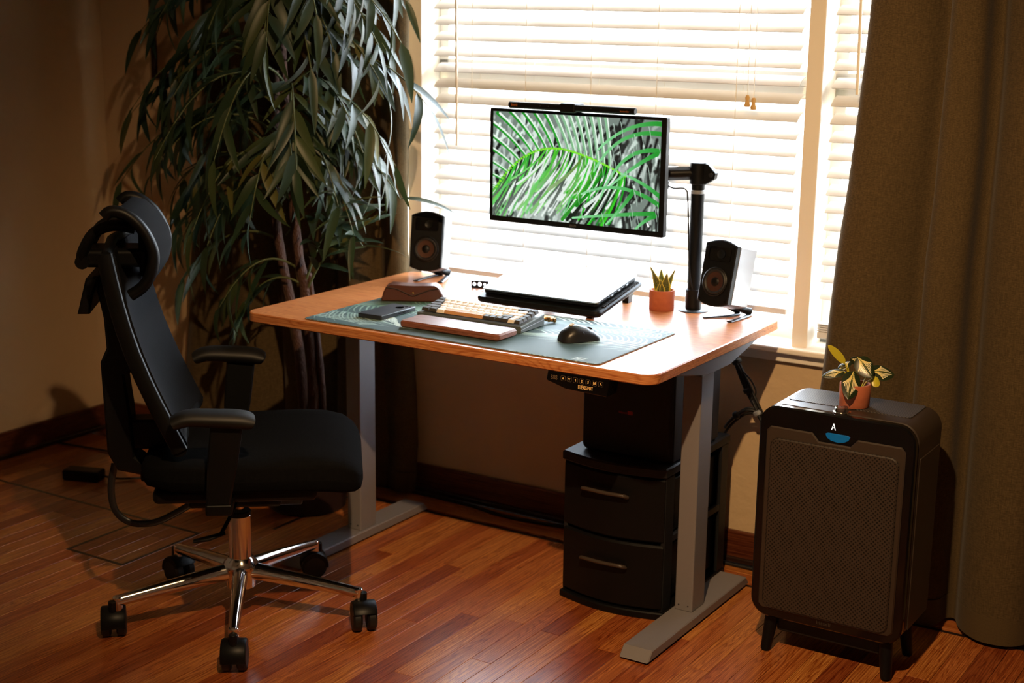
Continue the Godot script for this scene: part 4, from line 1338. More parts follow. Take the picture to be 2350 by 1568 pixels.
func make_monitor() -> void:
	# desk-clamped pole and arm
	var o := Vector3(0.366, DESK, -0.722)
	var a := thing("monitor_stand", "black steel pole with a clamped arm holding the monitor over the desk", "monitor stand", o)
	part("base_plate", mb().lathe([Vector2(0, 0), Vector2(0.041, 0), Vector2(0.042, 0.002), Vector2(0.038, 0.005), Vector2(0, 0.006)], 32), M.dark_steel, a)
	part("sleeve", mb().cyl(0.0225, 0.055, at(0, 0.005, 0), 28, 0.002), M.black_plastic, a)
	part("pole", mb().cyl(0.0185, 0.36, at(0, 0.006, 0), 28, 0.001), M.black_plastic, a)
	part("cable_band", mb().cyl(0.0195, 0.01, at(0, 0.32, 0), 28, 0.001), M.silver, a)
	var col := part("collar", mb().cyl(0.0235, 0.058, at(0, 0.345, 0), 28, 0.002), M.black_plastic, a)
	part("clamp_ear", mb().prism([Vector2(0.01, 0.347), Vector2(0.026, 0.347), Vector2(0.05, 0.362), Vector2(0.053, 0.378), Vector2(0.03, 0.401), Vector2(0.01, 0.401)], 0.022, 0.002, at(0, 0, -0.011)), M.black_plastic, col)
	part("bolt", mb().cyl(0.006, 0.03, Transform3D(Basis(Vector3.RIGHT, PI / 2), Vector3(0.042, 0.373, -0.013)), 12), M.dark_steel, col)
	var e := Vector3(0.25, 1.112, -0.655) - o
	part("arm_link", mb().tube([Vector3(-0.015, 0.374, 0.005), e], 0.018, 4, Vector3.UP, 1.0), M.black_plastic, a)
	part("elbow", mb().cyl(0.02, 0.05, at(e.x, e.y - 0.025, e.z), 22, 0.002), M.black_plastic, a)
	part("arm_link", mb().tube([e, Vector3(0.075, 1.112, -0.636) - o], 0.016, 4, Vector3.UP, 1.0), M.black_plastic, a)
	part("mount_plate", mb().rbox(Vector3(0.11, 0.11, 0.008), 0.002, Transform3D(Basis(), Vector3(0.075, 1.112, -0.6195) - o)), M.black_plastic, a)
	part("cable", mb().tube(curve([Vector3(0.3, 1.088, -0.66) - o, Vector3(0.31, 1.076, -0.69) - o, Vector3(-0.03, 0.33, 0.014), Vector3(-0.02, 0.29, 0.016), Vector3(-0.004, 0.1, 0.02), Vector3(0.018, 0.02, 0.006)], 6), 0.0025, 6), M.rubber, a)
	part("hook", mb().box(Vector3(-0.085, 0.33, 0.03), Vector3(-0.07, 0.352, 0.045), 0.003), M.black_plastic, a)
	# monitor
	var c := Vector3(0.0755, 1.1165, -0.56)
	var m := thing("computer_monitor", "black computer monitor showing green palm leaves, held by the arm", "monitor", c)
	part("housing", mb().prism(rrect(0.541, 0.312, 0.004, 3), 0.022, 0.002, at(0, 0, -0.022)).rbox(Vector3(0.36, 0.21, 0.04), 0.015, at(0, -0.005, -0.034), 2), M.black_plastic, m)
	var q := mb()
	q.quad(Vector3(-0.2585, 0.1475, 0.0006), Vector3(0.2565, 0.1475, 0.0006), Vector3(0.2565, -0.1405, 0.0006), Vector3(-0.2585, -0.1405, 0.0006), Vector3.BACK, Vector3.BACK, Vector3.BACK, Vector3.BACK, Vector2(0, 0), Vector2(1, 0), Vector2(1, 1), Vector2(0, 1))
	var sm := mat("screen", rgb(8, 8, 8), 0.35)
	sm.emission_enabled = true
	sm.emission = Color.BLACK
	sm.emission_texture = wallpaper()
	sm.emission_energy_multiplier = 1.0
	part("screen", q, sm, m)
	words("maker_name", "ASUS", 0.009, M.print_grey, m, at(0.0, -0.148, 0.0003), 0.0004, 700)
	var al := AreaLight3D.new()
	al.name = "screen_glow"
	al.area_size = Vector2(0.515, 0.288)
	al.light_color = Color(0.75, 1.0, 0.78)
	al.light_energy = 0.02
	al.shadow_enabled = true
	m.add_child(al)
	al.position = Vector3(0, 0.0035, 0.004)
	al.rotation.y = PI
	# light bar on its top edge
	var b := thing("monitor_light_bar", "slim black light bar clipped on the top edge of the monitor", "lamp", Vector3(0.072, 1.2725, -0.551))
	var hex := []
	for k in 10:
		hex.append(Vector2(cos(TAU * k / 10), sin(TAU * k / 10)) * 0.0095)
	part("bar", mb().prism(hex, 0.384, 0.001, Transform3D(Basis(Vector3(0, 0, -1), Vector3(0, 1, 0), Vector3(1, 0, 0)), Vector3(-0.192, 0.0125, 0.008))), M.black_plastic, b)
	part("clip", mb().box(Vector3(-0.03, 0.0002, -0.034), Vector3(0.016, 0.0245, 0.018), 0.004, Transform3D(), 2), M.black_plastic, b)
	words("maker_name", "BenQ", 0.008, M.print_orange, b, rot(Vector3(-0.172, 0.0135, 0.0178), Vector3(-0.1, 0, 0)), 0.0004, 700)
	words("model_name", "ScreenBar", 0.006, M.print_orange, b, rot(Vector3(0.165, 0.0115, 0.0178), Vector3(-0.1, 0, 0)), 0.0004)
	for x in [-0.09, -0.065, 0.04, 0.065]:
		part("touch_mark", mb().cyl(0.0012, 0.0004, Transform3D(Basis(Vector3.RIGHT, PI / 2), Vector3(x, 0.0145, 0.0172)), 8, 0.0001), M.print_grey, b)


func make_speakers() -> void:
	var pts := []
	for k in 9:
		var f := k / 8.0
		pts.append(Vector2(lerpf(-0.049, 0.049, f), -0.076 - 0.012 * sin(PI * f)))
	for k in 9:
		var f := k / 8.0
		pts.append(Vector2(lerpf(0.05, -0.05, f), 0.078 + 0.013 * sin(PI * f)))
	for side in [[Vector3(0.463, 0.866, -0.65), -11.0, -13.0, "silver-grey desk speaker beside the monitor arm pole", [[Vector3(0.489, 0, -0.752), Vector3(0.484, 0, -0.71), Vector3(0.434, 0, -0.642)], [Vector3(0.519, 0, -0.756), Vector3(0.523, 0, -0.71), Vector3(0.514, 0, -0.63)]], [Vector3(0.493, 0.03, -0.752), Vector3(0.53, 0.035, -0.757)]], [Vector3(-0.474, 0.861, -0.65), 20.0, -12.0, "black-fronted desk speaker beside the palm and glasses case", [[Vector3(-0.49, 0, -0.755), Vector3(-0.5, 0, -0.71), Vector3(-0.492, 0, -0.62)], [Vector3(-0.468, 0, -0.76), Vector3(-0.445, 0, -0.71), Vector3(-0.418, 0, -0.642)]], [Vector3(-0.485, 0.03, -0.755), Vector3(-0.46, 0.035, -0.762)]]]:
		var c: Vector3 = side[0]
		var B := Basis(Vector3.UP, deg_to_rad(side[1])) * Basis(Vector3.RIGHT, deg_to_rad(side[2]))
		var t := thing("desk_speaker", side[3], "speaker", Vector3(c.x, DESK, c.z - 0.06), 0.0, "pair of desk speakers")
		var H := Transform3D(B, c - t.position)
		var box := part("cabinet", mb().prism(pts.map(func(p): return p * 0.985), 0.082, 0.004, H * at(0, 0, -0.1)), M.silver, t)
		var baf := part("baffle", mb().prism(pts, 0.02, 0.003, H * at(0, 0, -0.02)), M.black_plastic, t)
		# tweeter horn
		part("horn_rim", ring(rrect(0.072, 0.038, 0.006, 4), rrect(0.065, 0.031, 0.005, 4), 0.003, H * at(0.0, 0.052, 0.0)), M.black_gloss, baf)
		part("horn", mb().prism(rrect(0.065, 0.031, 0.005, 4), 0.0008, 0.0, H * at(0.0, 0.052, 0.0)), M.black_gloss, baf)
		part("horn_throat", mb().lathe([Vector2(0.0, 0.0012), Vector2(0.007, 0.0012), Vector2(0.012, 0.003)].map(func(p): return Vector2(p.x, p.y)), 18, H * Transform3D(Basis(Vector3.RIGHT, PI / 2), Vector3(0.006, 0.052, 0.0))), M.black_plastic, baf)
		# woofer
		var wf := H * Transform3D(Basis(Vector3.RIGHT, PI / 2), Vector3(0, -0.022, 0))
		part("woofer_ring", mb().lathe([Vector2(0.0355, 0.0), Vector2(0.039, 0.0), Vector2(0.039, 0.003), Vector2(0.0365, 0.0045), Vector2(0.034, 0.002), Vector2(0.0355, 0.0)], 40, wf), M.black_plastic, baf)
		part("woofer_surround", mb().lathe([Vector2(0.036, 0.0005), Vector2(0.0345, 0.003), Vector2(0.031, 0.0045), Vector2(0.027, 0.003), Vector2(0.0255, 0.0008)], 40, wf), M.rubber, baf)
		part("woofer_cone", mb().lathe([Vector2(0.026, 0.0022), Vector2(0.010, 0.0008), Vector2(0.0, 0.0006)], 40, wf), M.copper, baf)
		part("dust_cap", mb().lathe([Vector2(0.0125, 0.0008), Vector2(0.010, 0.003), Vector2(0.005, 0.0042), Vector2(0, 0.0045)], 24, wf), M.black_plastic, baf)
		for s in [[-0.042, 0.07], [0.042, 0.07], [-0.041, -0.07], [0.041, -0.07]]:
			part("screw", mb().cyl(0.0028, 0.0007, H * Transform3D(Basis(Vector3.RIGHT, PI / 2), Vector3(s[0], s[1], 0)), 10, 0.0002), M.black_gloss, baf)
		for k in 2:
			var f: Array = side[4][k]
			var path := []
			for p in curve(f, 5):
				path.append(p - Vector3(t.position.x, -0.0027, t.position.z))
			var root: Vector3 = H * Vector3(-0.014 + 0.03 * k, -0.077, -0.088)
			part("stand_foot", mb().tube(path, 0.0085, 8, Vector3.UP, 0.28), M.dark_steel, t)
			part("stand_post", mb().tube([path[0] + Vector3(0, 0.006, 0), path[0].lerp(root, 0.5) + Vector3(0, 0.0, -0.004), root], [0.011, 0.009, 0.009], 8), M.black_plastic, t)
		part("back_cap", mb().rbox(Vector3(0.06, 0.09, 0.012), 0.004, H * at(0, 0, -0.103), 1), M.black_plastic, box)


func make_laptop() -> void:
	var tilt := deg_to_rad(10.8)
	var B := Basis(Vector3.RIGHT, tilt)
	# cooling stand
	var t := thing("laptop_stand", "black ribbed laptop cooling stand tilted on short legs", "laptop stand", Vector3(0.03, DESK, -0.575))
	var H := Transform3D(B, Vector3(0.0, 0.038, 0.0))
	part("tray", mb().prism(rrect(0.388, 0.262, 0.018, 6), 0.017, 0.005, H * lying(-0.0085)), M.black_plastic, t)
	for s in [-1.0, 1.0]:
		part("foot", mb().box(Vector3(0.018 + s * 0.132 - 0.009, 0, 0.085), Vector3(0.018 + s * 0.132 + 0.009, 0.016, 0.105), 0.003), M.rubber, t)
		part("rear_leg", mb().frustum(Vector2(0.02, 0.022), Vector2(0.026, 0.03), 0.05, at(0.012 + s * 0.125, 0, -0.14)), M.black_plastic, t)
	var rib := mb().rbox(Vector3(0.01, 0.006, 0.0035), 0.001).mesh()
	for k in 26:
		var r := part("vent_rib", rib, M.charcoal, t)
		r.transform = H * at(0.186, 0.0095, 0.09 - k * 0.0078)
	# closed laptop
	var l := thing("laptop", "closed silver laptop lying on the black cooling stand", "laptop", Vector3(0.0255, DESK + 0.051, -0.5845))
	var Q := Transform3D(B, Vector3.ZERO)
	part("base", mb().prism(rrect(0.358, 0.23, 0.01, 5), 0.0115, 0.003, Q * lying(-0.002)), M.black_plastic, l)
	part("lid", mb().prism(rrect(0.363, 0.236, 0.01, 5), 0.0045, 0.0012, Q * lying(0.0102)), M.aluminium, l)
	var port := mb().rbox(Vector3(0.003, 0.0045, 0.012), 0.0008).mesh()
	for k in 6:
		var pz: float = [0.05, 0.03, 0.012, -0.01, -0.03, -0.055][k]
		var pp := part("port", port, M.silver if k % 2 else M.black_gloss, l)
		pp.transform = Q * at(0.179, 0.004, pz)
	part("hinge", mb().tube([Q * Vector3(-0.12, 0.006, -0.116), Q * Vector3(0.12, 0.006, -0.116)], 0.0055, 10), M.dark_steel, l)


func mat_print() -> ImageTexture:
	var W := 1200
	var H := 560
	var im := Image.create_empty(W, H, false, Image.FORMAT_RGB8)
	im.fill(rgb(60, 82, 83))
	var S := Vector2(W, H)
	var r := RandomNumberGenerator.new()
	r.seed = 9
	# fronds: rachis from, bend, to; the side of the leaflets, their length, colours (row 0 is the front edge)
	for f in [[Vector2(1.02, 0.98), Vector2(0.86, 0.9), Vector2(0.66, 0.9), 1.0, 0.2, rgb(196, 214, 206)], [Vector2(1.02, 0.98), Vector2(0.86, 0.9), Vector2(0.66, 0.9), -1.0, 0.16, rgb(120, 148, 142)], [Vector2(1.02, 0.62), Vector2(0.88, 0.6), Vector2(0.7, 0.52), -1.0, 0.24, rgb(178, 204, 192)], [Vector2(1.02, 0.62), Vector2(0.88, 0.6), Vector2(0.7, 0.52), 1.0, 0.13, rgb(150, 178, 168)], [Vector2(1.0, 0.8), Vector2(0.9, 0.76), Vector2(0.78, 0.74), 1.0, 0.1, rgb(124, 152, 146)],
			[Vector2(-0.02, 0.5), Vector2(0.1, 0.62), Vector2(0.24, 0.62), 1.0, 0.22, rgb(96, 132, 104)], [Vector2(-0.02, 0.5), Vector2(0.1, 0.62), Vector2(0.24, 0.62), -1.0, 0.2, rgb(74, 112, 92)], [Vector2(-0.02, 0.28), Vector2(0.08, 0.34), Vector2(0.19, 0.26), -1.0, 0.2, rgb(112, 140, 130)], [Vector2(-0.02, 0.95), Vector2(0.1, 0.93), Vector2(0.24, 0.82), -1.0, 0.16, rgb(66, 110, 84)], [Vector2(-0.02, 0.1), Vector2(0.1, 0.12), Vector2(0.2, 0.06), 1.0, 0.1, rgb(126, 152, 142)], [Vector2(0.16, 0.4), Vector2(0.235, 0.36), Vector2(0.27, 0.2), -1.0, 0.14, rgb(176, 196, 188)]]:
		var a: Vector2 = f[0]
		var b: Vector2 = f[1]
		var c: Vector2 = f[2]
		var dirx := signf(c.x - a.x)
		for k in 19:
			var t := (k + r.randf_range(-0.2, 0.2)) / 18.0
			var p := a.lerp(b, t).lerp(b.lerp(c, t), t)
			var len: float = f[4] * (1.0 - 0.35 * absf(t - 0.5)) * r.randf_range(0.8, 1.1)
			var e := p + Vector2(dirx * len * lerpf(0.3, 0.85, t), f[3] * len * lerpf(1.5, 0.55, t))
			var m := p.lerp(e, 0.45) + Vector2(-dirx * 0.012, f[3] * 0.05)
			var col: Color = f[5]
			col = col.lerp(rgb(230, 238, 232), r.randf() * 0.35)
			stroke(im, p * S, m * S, e * S, r.randf_range(3.2, 5.0), 0.6, col)
		stroke(im, a * S, b * S, c * S, 2.4, 1.2, f[5])
	for k in 3:   # maker's mark in the corner
		stroke(im, Vector2(1096 + k * 14, 26), Vector2(1100 + k * 14, 30), Vector2(1103 + k * 14, 42), 2.2, 2.2, rgb(206, 220, 216))
	stroke(im, Vector2(1090, 22), Vector2(1112, 22), Vector2(1136, 22), 1.4, 1.4, rgb(206, 220, 216))
	stroke(im, Vector2(1090, 46), Vector2(1112, 46), Vector2(1136, 46), 1.4, 1.4, rgb(206, 220, 216))
	return ImageTexture.create_from_image(im)


func make_desk_things() -> void:
	# desk mat with printed fronds and a stitched edge
	var t := thing("desk_mat", "teal desk mat printed with pale palm fronds and a stitched edge", "desk mat", Vector3(0.02, DESK, -0.224))
	var dm := mat("mat_cloth", Color.WHITE, 0.6)
	dm.metallic_specular = 0.38
	dm.albedo_texture = mat_print()
	dm.uv1_scale = Vector3(1 / 0.877, 1 / 0.412, 1)
	dm.uv1_offset = Vector3(0.5, 0.5, 0)
	part("pad", mb().prism(rrect(0.877, 0.412, 0.014, 5), 0.003, 0.0006, lying(0.0002)), dm, t)
	var th := mat("stitch", rgb(142, 118, 84), 0.8)
	th.albedo_texture = tile_dots(16, rgb(255, 255, 255), rgb(120, 90, 60), 0.3)
	th.uv1_scale = Vector3(1 / 0.0026, 1 / 0.0026, 1)
	var edge := mb().prism(rrect(0.8795, 0.4145, 0.0152, 5), 0.0024, 0.0008, lying(0.0001))
	part("stitched_edge", edge, th, t)
	# walnut wrist rest
	var w := thing("wrist_rest", "walnut wrist rest lying before the keyboard", "wrist rest", Vector3(0.0, DESK + 0.0033, -0.12))
	part("block", mb().prism(rrect(0.3, 0.094, 0.012, 5), 0.0185, 0.0045, Transform3D(Basis(), Vector3.ZERO) * lying(0.0)), M.walnut, w)
	# phone
	var p := thing("phone", "black phone lying face down on the teal desk mat", "phone", Vector3(-0.273, DESK + 0.0033, -0.188))
	var body := part("body", mb().prism(rrect(0.078, 0.155, 0.005, 4), 0.0115, 0.0016, lying(0.0)), mat("phone_back", rgb(38, 40, 46), 0.4), p)
	for h in [[0.012, -0.04, 0.0115], [0.022, -0.058, 0.005], [0.01, -0.06, 0.0035], [0.03, -0.062, 0.0025]]:
		part("camera_hole", mb().lathe([Vector2(h[2] - 0.001, 0.0), Vector2(h[2], 0.0), Vector2(h[2], 0.0007), Vector2(h[2] - 0.001, 0.0007), Vector2(h[2] - 0.001, 0.0001), Vector2(0, 0.0001)], 20, at(h[0], 0.0114, h[1])), M.black_gloss, body)
	for k in 3:
		part("side_key", mb().rbox(Vector3(0.0014, 0.004, 0.012), 0.0005, at(0.0392, 0.006, -0.005 - k * 0.018)), M.black_plastic, body)
	# glasses case: leather envelope with a pointed flap
	var ga := deg_to_rad(29.4)
	var g := thing("glasses_case", "brown leather glasses case with a pointed snap flap", "glasses case", Vector3(-0.322, DESK + 0.0033, -0.376), ga)
	var O := []
	for q in [[-0.086, 0.0], [-0.088, 0.006], [-0.082, 0.026], [-0.076, 0.038], [-0.064, 0.045], [-0.04, 0.043], [0.0, 0.04], [0.04, 0.042], [0.06, 0.043], [0.074, 0.036], [0.082, 0.022], [0.09, 0.006], [0.089, 0.0]]:
		O.append(Vector2(q[0], q[1]))
	part("pouch", mb().prism(O, 0.052, 0.0035, at(0, 0, -0.028)), M.leather, g)
	var fl := []
	for q in [[-0.074, 0.0405], [-0.06, 0.047], [-0.03, 0.0455], [0, 0.0445], [0.03, 0.0455], [0.06, 0.0465], [0.072, 0.0395], [0.045, 0.034], [0.02, 0.024], [0.006, 0.0185], [0, 0.0175], [-0.006, 0.0185], [-0.02, 0.025], [-0.045, 0.036]]:
		fl.append(Vector2(q[0], q[1]))
	var flap := part("flap", mb().prism(fl, 0.0025, 0.0008, rot(Vector3(0, 0, 0.0235), Vector3(-0.05, 0, 0))).prism(fl.slice(0, 7) + [Vector2(0.07, 0.0365), Vector2(0.0, 0.041), Vector2(-0.07, 0.0375)], 0.05, 0.001, at(0, 0, -0.0265)), M.leather, g)
	var trim := []
	for k in range(6, 14):
		trim.append(Vector3(fl[k].x, fl[k].y, 0.0255))
	trim.append(Vector3(fl[0].x, fl[0].y, 0.0255))
	part("flap_edge", mb().tube(trim, 0.0016, 6), M.leather_edge, flap)
	part("snap", mb().lathe([Vector2(0, 0), Vector2(0.0035, 0), Vector2(0.003, 0.0015), Vector2(0, 0.002)], 16, Transform3D(Basis(Vector3.RIGHT, PI / 2), Vector3(0.001, 0.026, 0.0258))), M.gold, flap)
	# keyboard
	var yk := DESK + 0.0033
	var k := thing("keyboard", "grey-green keyboard with cream keys and a tan space bar", "keyboard", Vector3(-0.0145, yk, -0.243))
	var case := mat("keyboard_case", rgb(84, 92, 92), 0.4)
	part("case", side_prism([Vector2(0.0575, 0.001), Vector2(0.0575, 0.0175), Vector2(-0.0575, 0.0315), Vector2(-0.0575, 0.001)], -0.1605, 0.1605, 0.002), case, k)
	part("trim_line", mb().box(Vector3(0.1596, 0.0085, -0.0555), Vector3(0.1609, 0.0095, 0.0555), 0.0003, rot(Vector3(0, 0.0045, 0), Vector3(0.09, 0, 0))), M.silver, k)
	var slope := atan2(0.014, 0.115)
	var rows := [[[1, 1, "~"], "1234567890-=", [2, 1, ""], [1, 1, ""]], [[1.5, 1, ""], "QWERTYUIOP[]", [1.5, 0, ""], [1, 1, ""]], [[1.75, 1, ""], "ASDFGHJKL;'", [2.25, 0, ""], [1, 1, ""]], [[2.25, 1, ""], "ZXCVBNM,./", [1.75, 1, ""], [1, 0, ""], [1, 1, ""]], [[1.25, 1, ""], [1.25, 1, ""], [1.25, 0, ""], [6.25, 2, ""], [1, 1, ""], [1, 1, ""], [1, 1, ""], [1, 1, ""], [1, 0, ""], [1, 1, ""]]]
	var caps := {}
	var D := Transform3D(Basis(Vector3.RIGHT, slope), Vector3(0, 0.0245, 0))
	for r in 5:
		var x := -0.152
		var list := []
		for it in rows[r]:
			if it is String:
				for ch in it:
					list.append([1.0, 0, ch])
			else:
				list.append(it)
		for key in list:
			var wd: float = key[0] * 0.019
			if not caps.has(key[0]):
				caps[key[0]] = mb().frustum(Vector2(wd - 0.0012, 0.0178), Vector2(wd - 0.0055, 0.0135), 0.0085, Transform3D(), Vector2(0, -0.0008)).mesh()
			var cap := part("keycap", caps[key[0]], [M.keycap_light, M.keycap_dark, M.keycap_tan][key[1]], k)
			cap.transform = D * at(x + wd / 2, 0.0025 + [0.002, 0.001, 0.0, 0.0, 0.0008][r], (r - 2) * 0.0191 + 0.0015)
			if key[2] != "" and key[1] == 0:
				words("legend", key[2], 0.0075, M.legend, cap, Transform3D(Basis(Vector3.RIGHT, -PI / 2), Vector3(-0.003, 0.0086, -0.003)), 0.0002)
			x += wd
	var cord := part("cable", mb().tube(curve([Vector3(0.13, 0.018, -0.058), Vector3(0.135, 0.018, -0.085), Vector3(0.15, 0.01, -0.12), Vector3(0.1, 0.004, -0.155), Vector3(-0.06, 0.004, -0.165), Vector3(-0.19, 0.004, -0.19), Vector3(-0.22, 0.004, -0.34), Vector3(-0.23, 0.004, -0.51)], 6), 0.0022, 6), M.cord, k)
	for i in 5:
		part("connector_ring", mb().cyl([0.0065, 0.0055, 0.007, 0.005, 0.006][i], 0.0065, Transform3D(Basis(Vector3.UP, -0.9 + 0.1 * i) * Basis(Vector3.RIGHT, -PI / 2), Vector3(0.138 + i * 0.0055, 0.0125 - i * 0.0015, -0.082 - i * 0.0055)), 14, 0.001), M.gold, cord)
	# mouse
	var mo := thing("computer_mouse", "black wireless mouse with a white letter logo on the desk mat", "mouse", Vector3(0.298, DESK + 0.0033, -0.21), deg_to_rad(-35.5))
	var P := []
	var HW := [[0.0, 0.012], [0.04, 0.021], [0.15, 0.0285], [0.32, 0.031], [0.5, 0.0302], [0.7, 0.029], [0.9, 0.0265], [0.97, 0.022], [1.0, 0.014]]
	var HT := [[0.0, 0.0], [0.04, 0.014], [0.14, 0.029], [0.3, 0.0375], [0.42, 0.0385], [0.6, 0.0345], [0.78, 0.0265], [0.92, 0.0175], [0.98, 0.010], [1.0, 0.0]]
	for i in 19:
		var f: float = [0.0, 0.02, 0.05, 0.1, 0.16, 0.22, 0.29, 0.36, 0.43, 0.5, 0.58, 0.66, 0.74, 0.82, 0.89, 0.94, 0.97, 0.99, 1.0][i]
		var hw := lerp_list(HW, f)
		var ht := lerp_list(HT, f)
		var row := []
		for j in 13:
			var a := PI * j / 12.0
			row.append(Vector3(-cos(a) * hw * (1.0 + 0.04 * sin(2 * a)), 0.0012 + pow(maxf(sin(a), 0.0), 0.62) * ht, 0.052 - 0.104 * f))
		P.append(row)
	var shell := part("shell", mb().sheet(P, 0.0), mat("mouse_shell", rgb(30, 30, 32), 0.36), mo)
	part("sole", mb().prism(rrect(0.056, 0.1, 0.024, 6), 0.0014, 0.0004, lying(0.0)), M.black_matte, shell)
	part("button_gap", mb().tube([Vector3(0, 0.034, -0.004), Vector3(0, 0.029, -0.025), Vector3(0, 0.02, -0.042), Vector3(0, 0.01, -0.051)], 0.0011, 6), M.black_gloss, shell)
	part("button_gap", mb().tube([Vector3(-0.028, 0.021, -0.002), Vector3(-0.018, 0.031, 0.0), Vector3(0, 0.0355, 0.0), Vector3(0.018, 0.031, 0.0), Vector3(0.028, 0.021, -0.002)], 0.0008, 6), M.black_gloss, shell)
	part("scroll_wheel", mb().lathe([Vector2(0, -0.0035), Vector2(0.009, -0.0035), Vector2(0.0095, 0), Vector2(0.009, 0.0035), Vector2(0, 0.0035)], 20, Transform3D(Basis(Vector3.BACK, PI / 2), Vector3(0, 0.0225, -0.027))), M.rubber, shell)
	words("logo", "G", 0.017, M.print_white, shell, Transform3D(Basis(Vector3.UP, 0.0) * Basis(Vector3.RIGHT, -PI / 2 + 0.22), Vector3(0, 0.0405, 0.02)), 0.003, 700)
	# snake plant
	var s := thing("potted_snake_plant", "small clay pot of upright yellow-edged snake plant beside the pole", "plant", Vector3(0.291, DESK, -0.681))
	clay_pot(s, 0.0355, 0.056)
	var sp := Image.create_empty(64, 128, false, Image.FORMAT_RGB8)
	var nz := noise(0.09, 3, 3)
	for y in 128:
		for x in 64:
			var e := absf(x - 31.5) / 32.0
			var b := nz.get_noise_2d(x * 0.5, y * 3.0)
			var c := rgb(64, 74, 42).lerp(rgb(132, 128, 62), clampf(b * 2.0 + 0.3, 0, 1))
			if e > 0.74:
				c = rgb(206, 190, 74)
			sp.set_pixel(x, y, c)
	var sm := mat("snake_leaf", Color.WHITE, 0.36)
	sm.albedo_texture = ImageTexture.create_from_image(sp)
	sm.backlight_enabled = true
	sm.backlight = Color(0.12, 0.12, 0.03)
	var Rt := Vector3(0.848, 0, -0.53)
	var Dt := Vector3(0.53, 0, 0.848)
	for l in [[Rt * -0.008 + Dt * 0.004, Rt * -0.036 + Dt * 0.004 + Vector3(0, 0.122, 0), 0.026], [Rt * -0.002 - Dt * 0.006, Rt * -0.004 - Dt * 0.008 + Vector3(0, 0.112, 0), 0.036], [Rt * 0.005 + Dt * 0.006, Rt * 0.011 + Dt * 0.01 + Vector3(0, 0.104, 0), 0.036], [Rt * 0.01 - Dt * 0.002, Rt * 0.036 - Dt * 0.004 + Vector3(0, 0.115, 0), 0.02], [Rt * -0.006 + Dt * 0.012, Rt * -0.006 + Dt * 0.014 + Vector3(0, 0.086, 0), 0.03]]:
		var a: Vector3 = l[0] + Vector3(0, 0.042, 0)
		var b: Vector3 = l[1]
		var d := (b - a)
		var wv := d.cross(Dt).normalized()
		var nv := wv.cross(d).normalized()
		var G := []
		for i in 9:
			var f := i / 8.0
			var ww: float = l[2] * 0.5 * (0.55 + 0.5 * sin(PI * minf(f * 1.3, 1.0))) * pow(1.0 - f, 0.5) + 0.0003
			var row := []
			for j in 7:
				var u := -1.0 + j / 3.0
				row.append(a + d * f + wv * ww * u + nv * ww * 0.5 * u * u + Vector3(b.x - a.x, 0, b.z - a.z) * 0.5 * (f * f - f))
			G.append(row)
		var leaf := mb().sheet(G, 0.0012)
		for i in leaf.t.size():
			leaf.t[i] = Vector2(leaf.t[i].y, leaf.t[i].x)
		part("leaf", leaf, sm, s)
	# small perforated bracket
	var br := CSGBox3D.new()
	br.name = "perforated_bracket"
	br.size = Vector3(0.052, 0.022, 0.004)
	br.material = M.black_plastic
	for h in [[-0.016, 0.0052], [0.0, 0.006], [0.015, 0.004]]:
		var cy := CSGCylinder3D.new()
		cy.name = "hole"
		cy.operation = CSGShape3D.OPERATION_SUBTRACTION
		cy.radius = h[1]
		cy.height = 0.02
		cy.sides = 20
		cy.material = M.black_plastic
		br.add_child(cy, true)
		cy.rotation.x = PI / 2
		cy.position = Vector3(h[0], 0.001, 0)
	add_child(br)
	br.position = Vector3(-0.28, DESK + 0.0112, -0.645)
	br.rotation.y = 0.35
	tag(br, "small black bracket with round holes standing beside the laptop", "bracket")


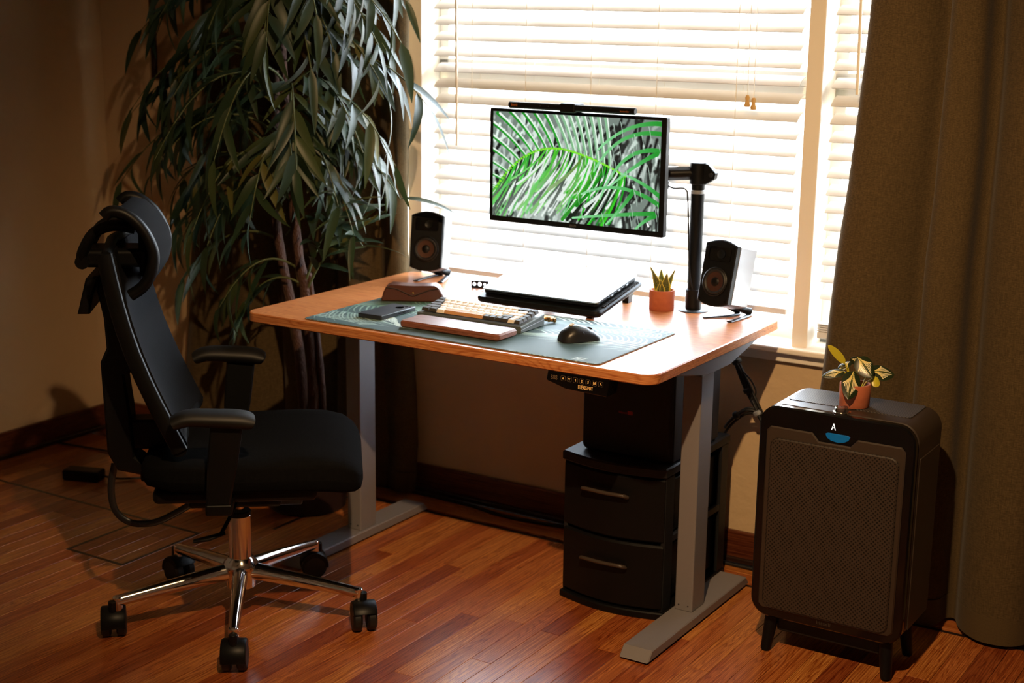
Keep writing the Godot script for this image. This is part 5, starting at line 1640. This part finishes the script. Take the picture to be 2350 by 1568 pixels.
func make_cables() -> void:
	var t := thing("cable_bundle", "bundle of black cables strapped together by the wall beside the desk", "cable", Vector3(0.52, 0.0, -0.76))
	var main := [Vector3(0.462, 0.69, -0.735), Vector3(0.473, 0.627, -0.75), Vector3(0.493, 0.587, -0.752), Vector3(0.522, 0.524, -0.752), Vector3(0.558, 0.462, -0.752), Vector3(0.585, 0.41, -0.755), Vector3(0.61, 0.3, -0.77), Vector3(0.62, 0.12, -0.78), Vector3(0.64, 0.006, -0.775)]
	for k in 4:
		var off := Vector3([0.0, 0.008, -0.006, 0.003][k], [0.0, 0.002, 0.003, -0.004][k], [0.0, 0.005, 0.004, 0.009][k])
		var pts := []
		for i in main.size():
			pts.append(main[i] + off * (1.0 + 0.7 * sin(i * 1.7 + k * 2.0)))
		wpart("cable", mb().tube(curve(pts, 5), [0.0052, 0.0045, 0.0042, 0.0036][k], 7), M.rubber, t)
	var br := [Vector3(0.462, 0.418, -0.74), Vector3(0.468, 0.43, -0.75), Vector3(0.488, 0.452, -0.752), Vector3(0.52, 0.475, -0.748), Vector3(0.55, 0.474, -0.75), Vector3(0.57, 0.44, -0.752)]
	for k in 3:
		var pts := []
		for i in br.size():
			pts.append(br[i] + Vector3(0, [0.004, -0.005 - 0.012 * (1.0 - i / 5.0), 0.0][k], [0.0, 0.004, 0.008][k]))
		wpart("cable", mb().tube(curve(pts, 5), 0.004, 7), M.rubber, t)
	wpart("cable_loop", mb().tube(curve([Vector3(0.5, 0.585, -0.745), Vector3(0.53, 0.56, -0.742), Vector3(0.545, 0.53, -0.742), Vector3(0.53, 0.505, -0.745), Vector3(0.518, 0.53, -0.745), Vector3(0.515, 0.56, -0.746)], 6), 0.0024, 6), M.rubber, t)
	for s in [[Vector3(0.486, 0.6, -0.748), 0.014, M.rubber], [Vector3(0.522, 0.524, -0.748), 0.013, M.charcoal], [Vector3(0.556, 0.466, -0.747), 0.014, M.silver], [Vector3(0.49, 0.456, -0.729), 0.011, M.charcoal]]:
		wpart("strap", mb().cyl(s[1], 0.014, Transform3D(Basis(Vector3.BACK, 0.5 if s[0].y > 0.46 else -0.9), s[0]), 14, 0.003), s[2], t)
	t.position.z -= 0.02
	single("floor_cable", mb().tube(curve([Vector3(-0.78, 0.006, -0.8), Vector3(-0.6, 0.006, -0.806), Vector3(-0.42, 0.006, -0.8), Vector3(-0.28, 0.006, -0.778), Vector3(-0.16, 0.006, -0.785), Vector3(0.0, 0.006, -0.802), Vector3(0.3, 0.006, -0.8), Vector3(0.55, 0.006, -0.8), Vector3(0.95, 0.006, -0.79)], 6), 0.0055, 8), M.rubber, "black cable running along the floor at the baseboard under the desk", "cable")
	# power brick with a looped lead on the floor behind the chair
	var p := thing("power_brick", "black power brick with a curled lead on the dark floor", "power supply", Vector3(-1.62, 0.0, -0.31), 0.35)
	part("brick", mb().rbox(Vector3(0.13, 0.036, 0.06), 0.008, at(0, 0.018, 0), 2), M.black_plastic, p)
	part("lead", mb().tube(curve([Vector3(0.065, 0.018, 0), Vector3(0.13, 0.006, -0.02), Vector3(0.24, 0.005, -0.1), Vector3(0.2, 0.005, -0.22), Vector3(0.05, 0.005, -0.26), Vector3(-0.1, 0.005, -0.3), Vector3(-0.28, 0.005, -0.34)], 6), 0.0035, 7), M.rubber, p)
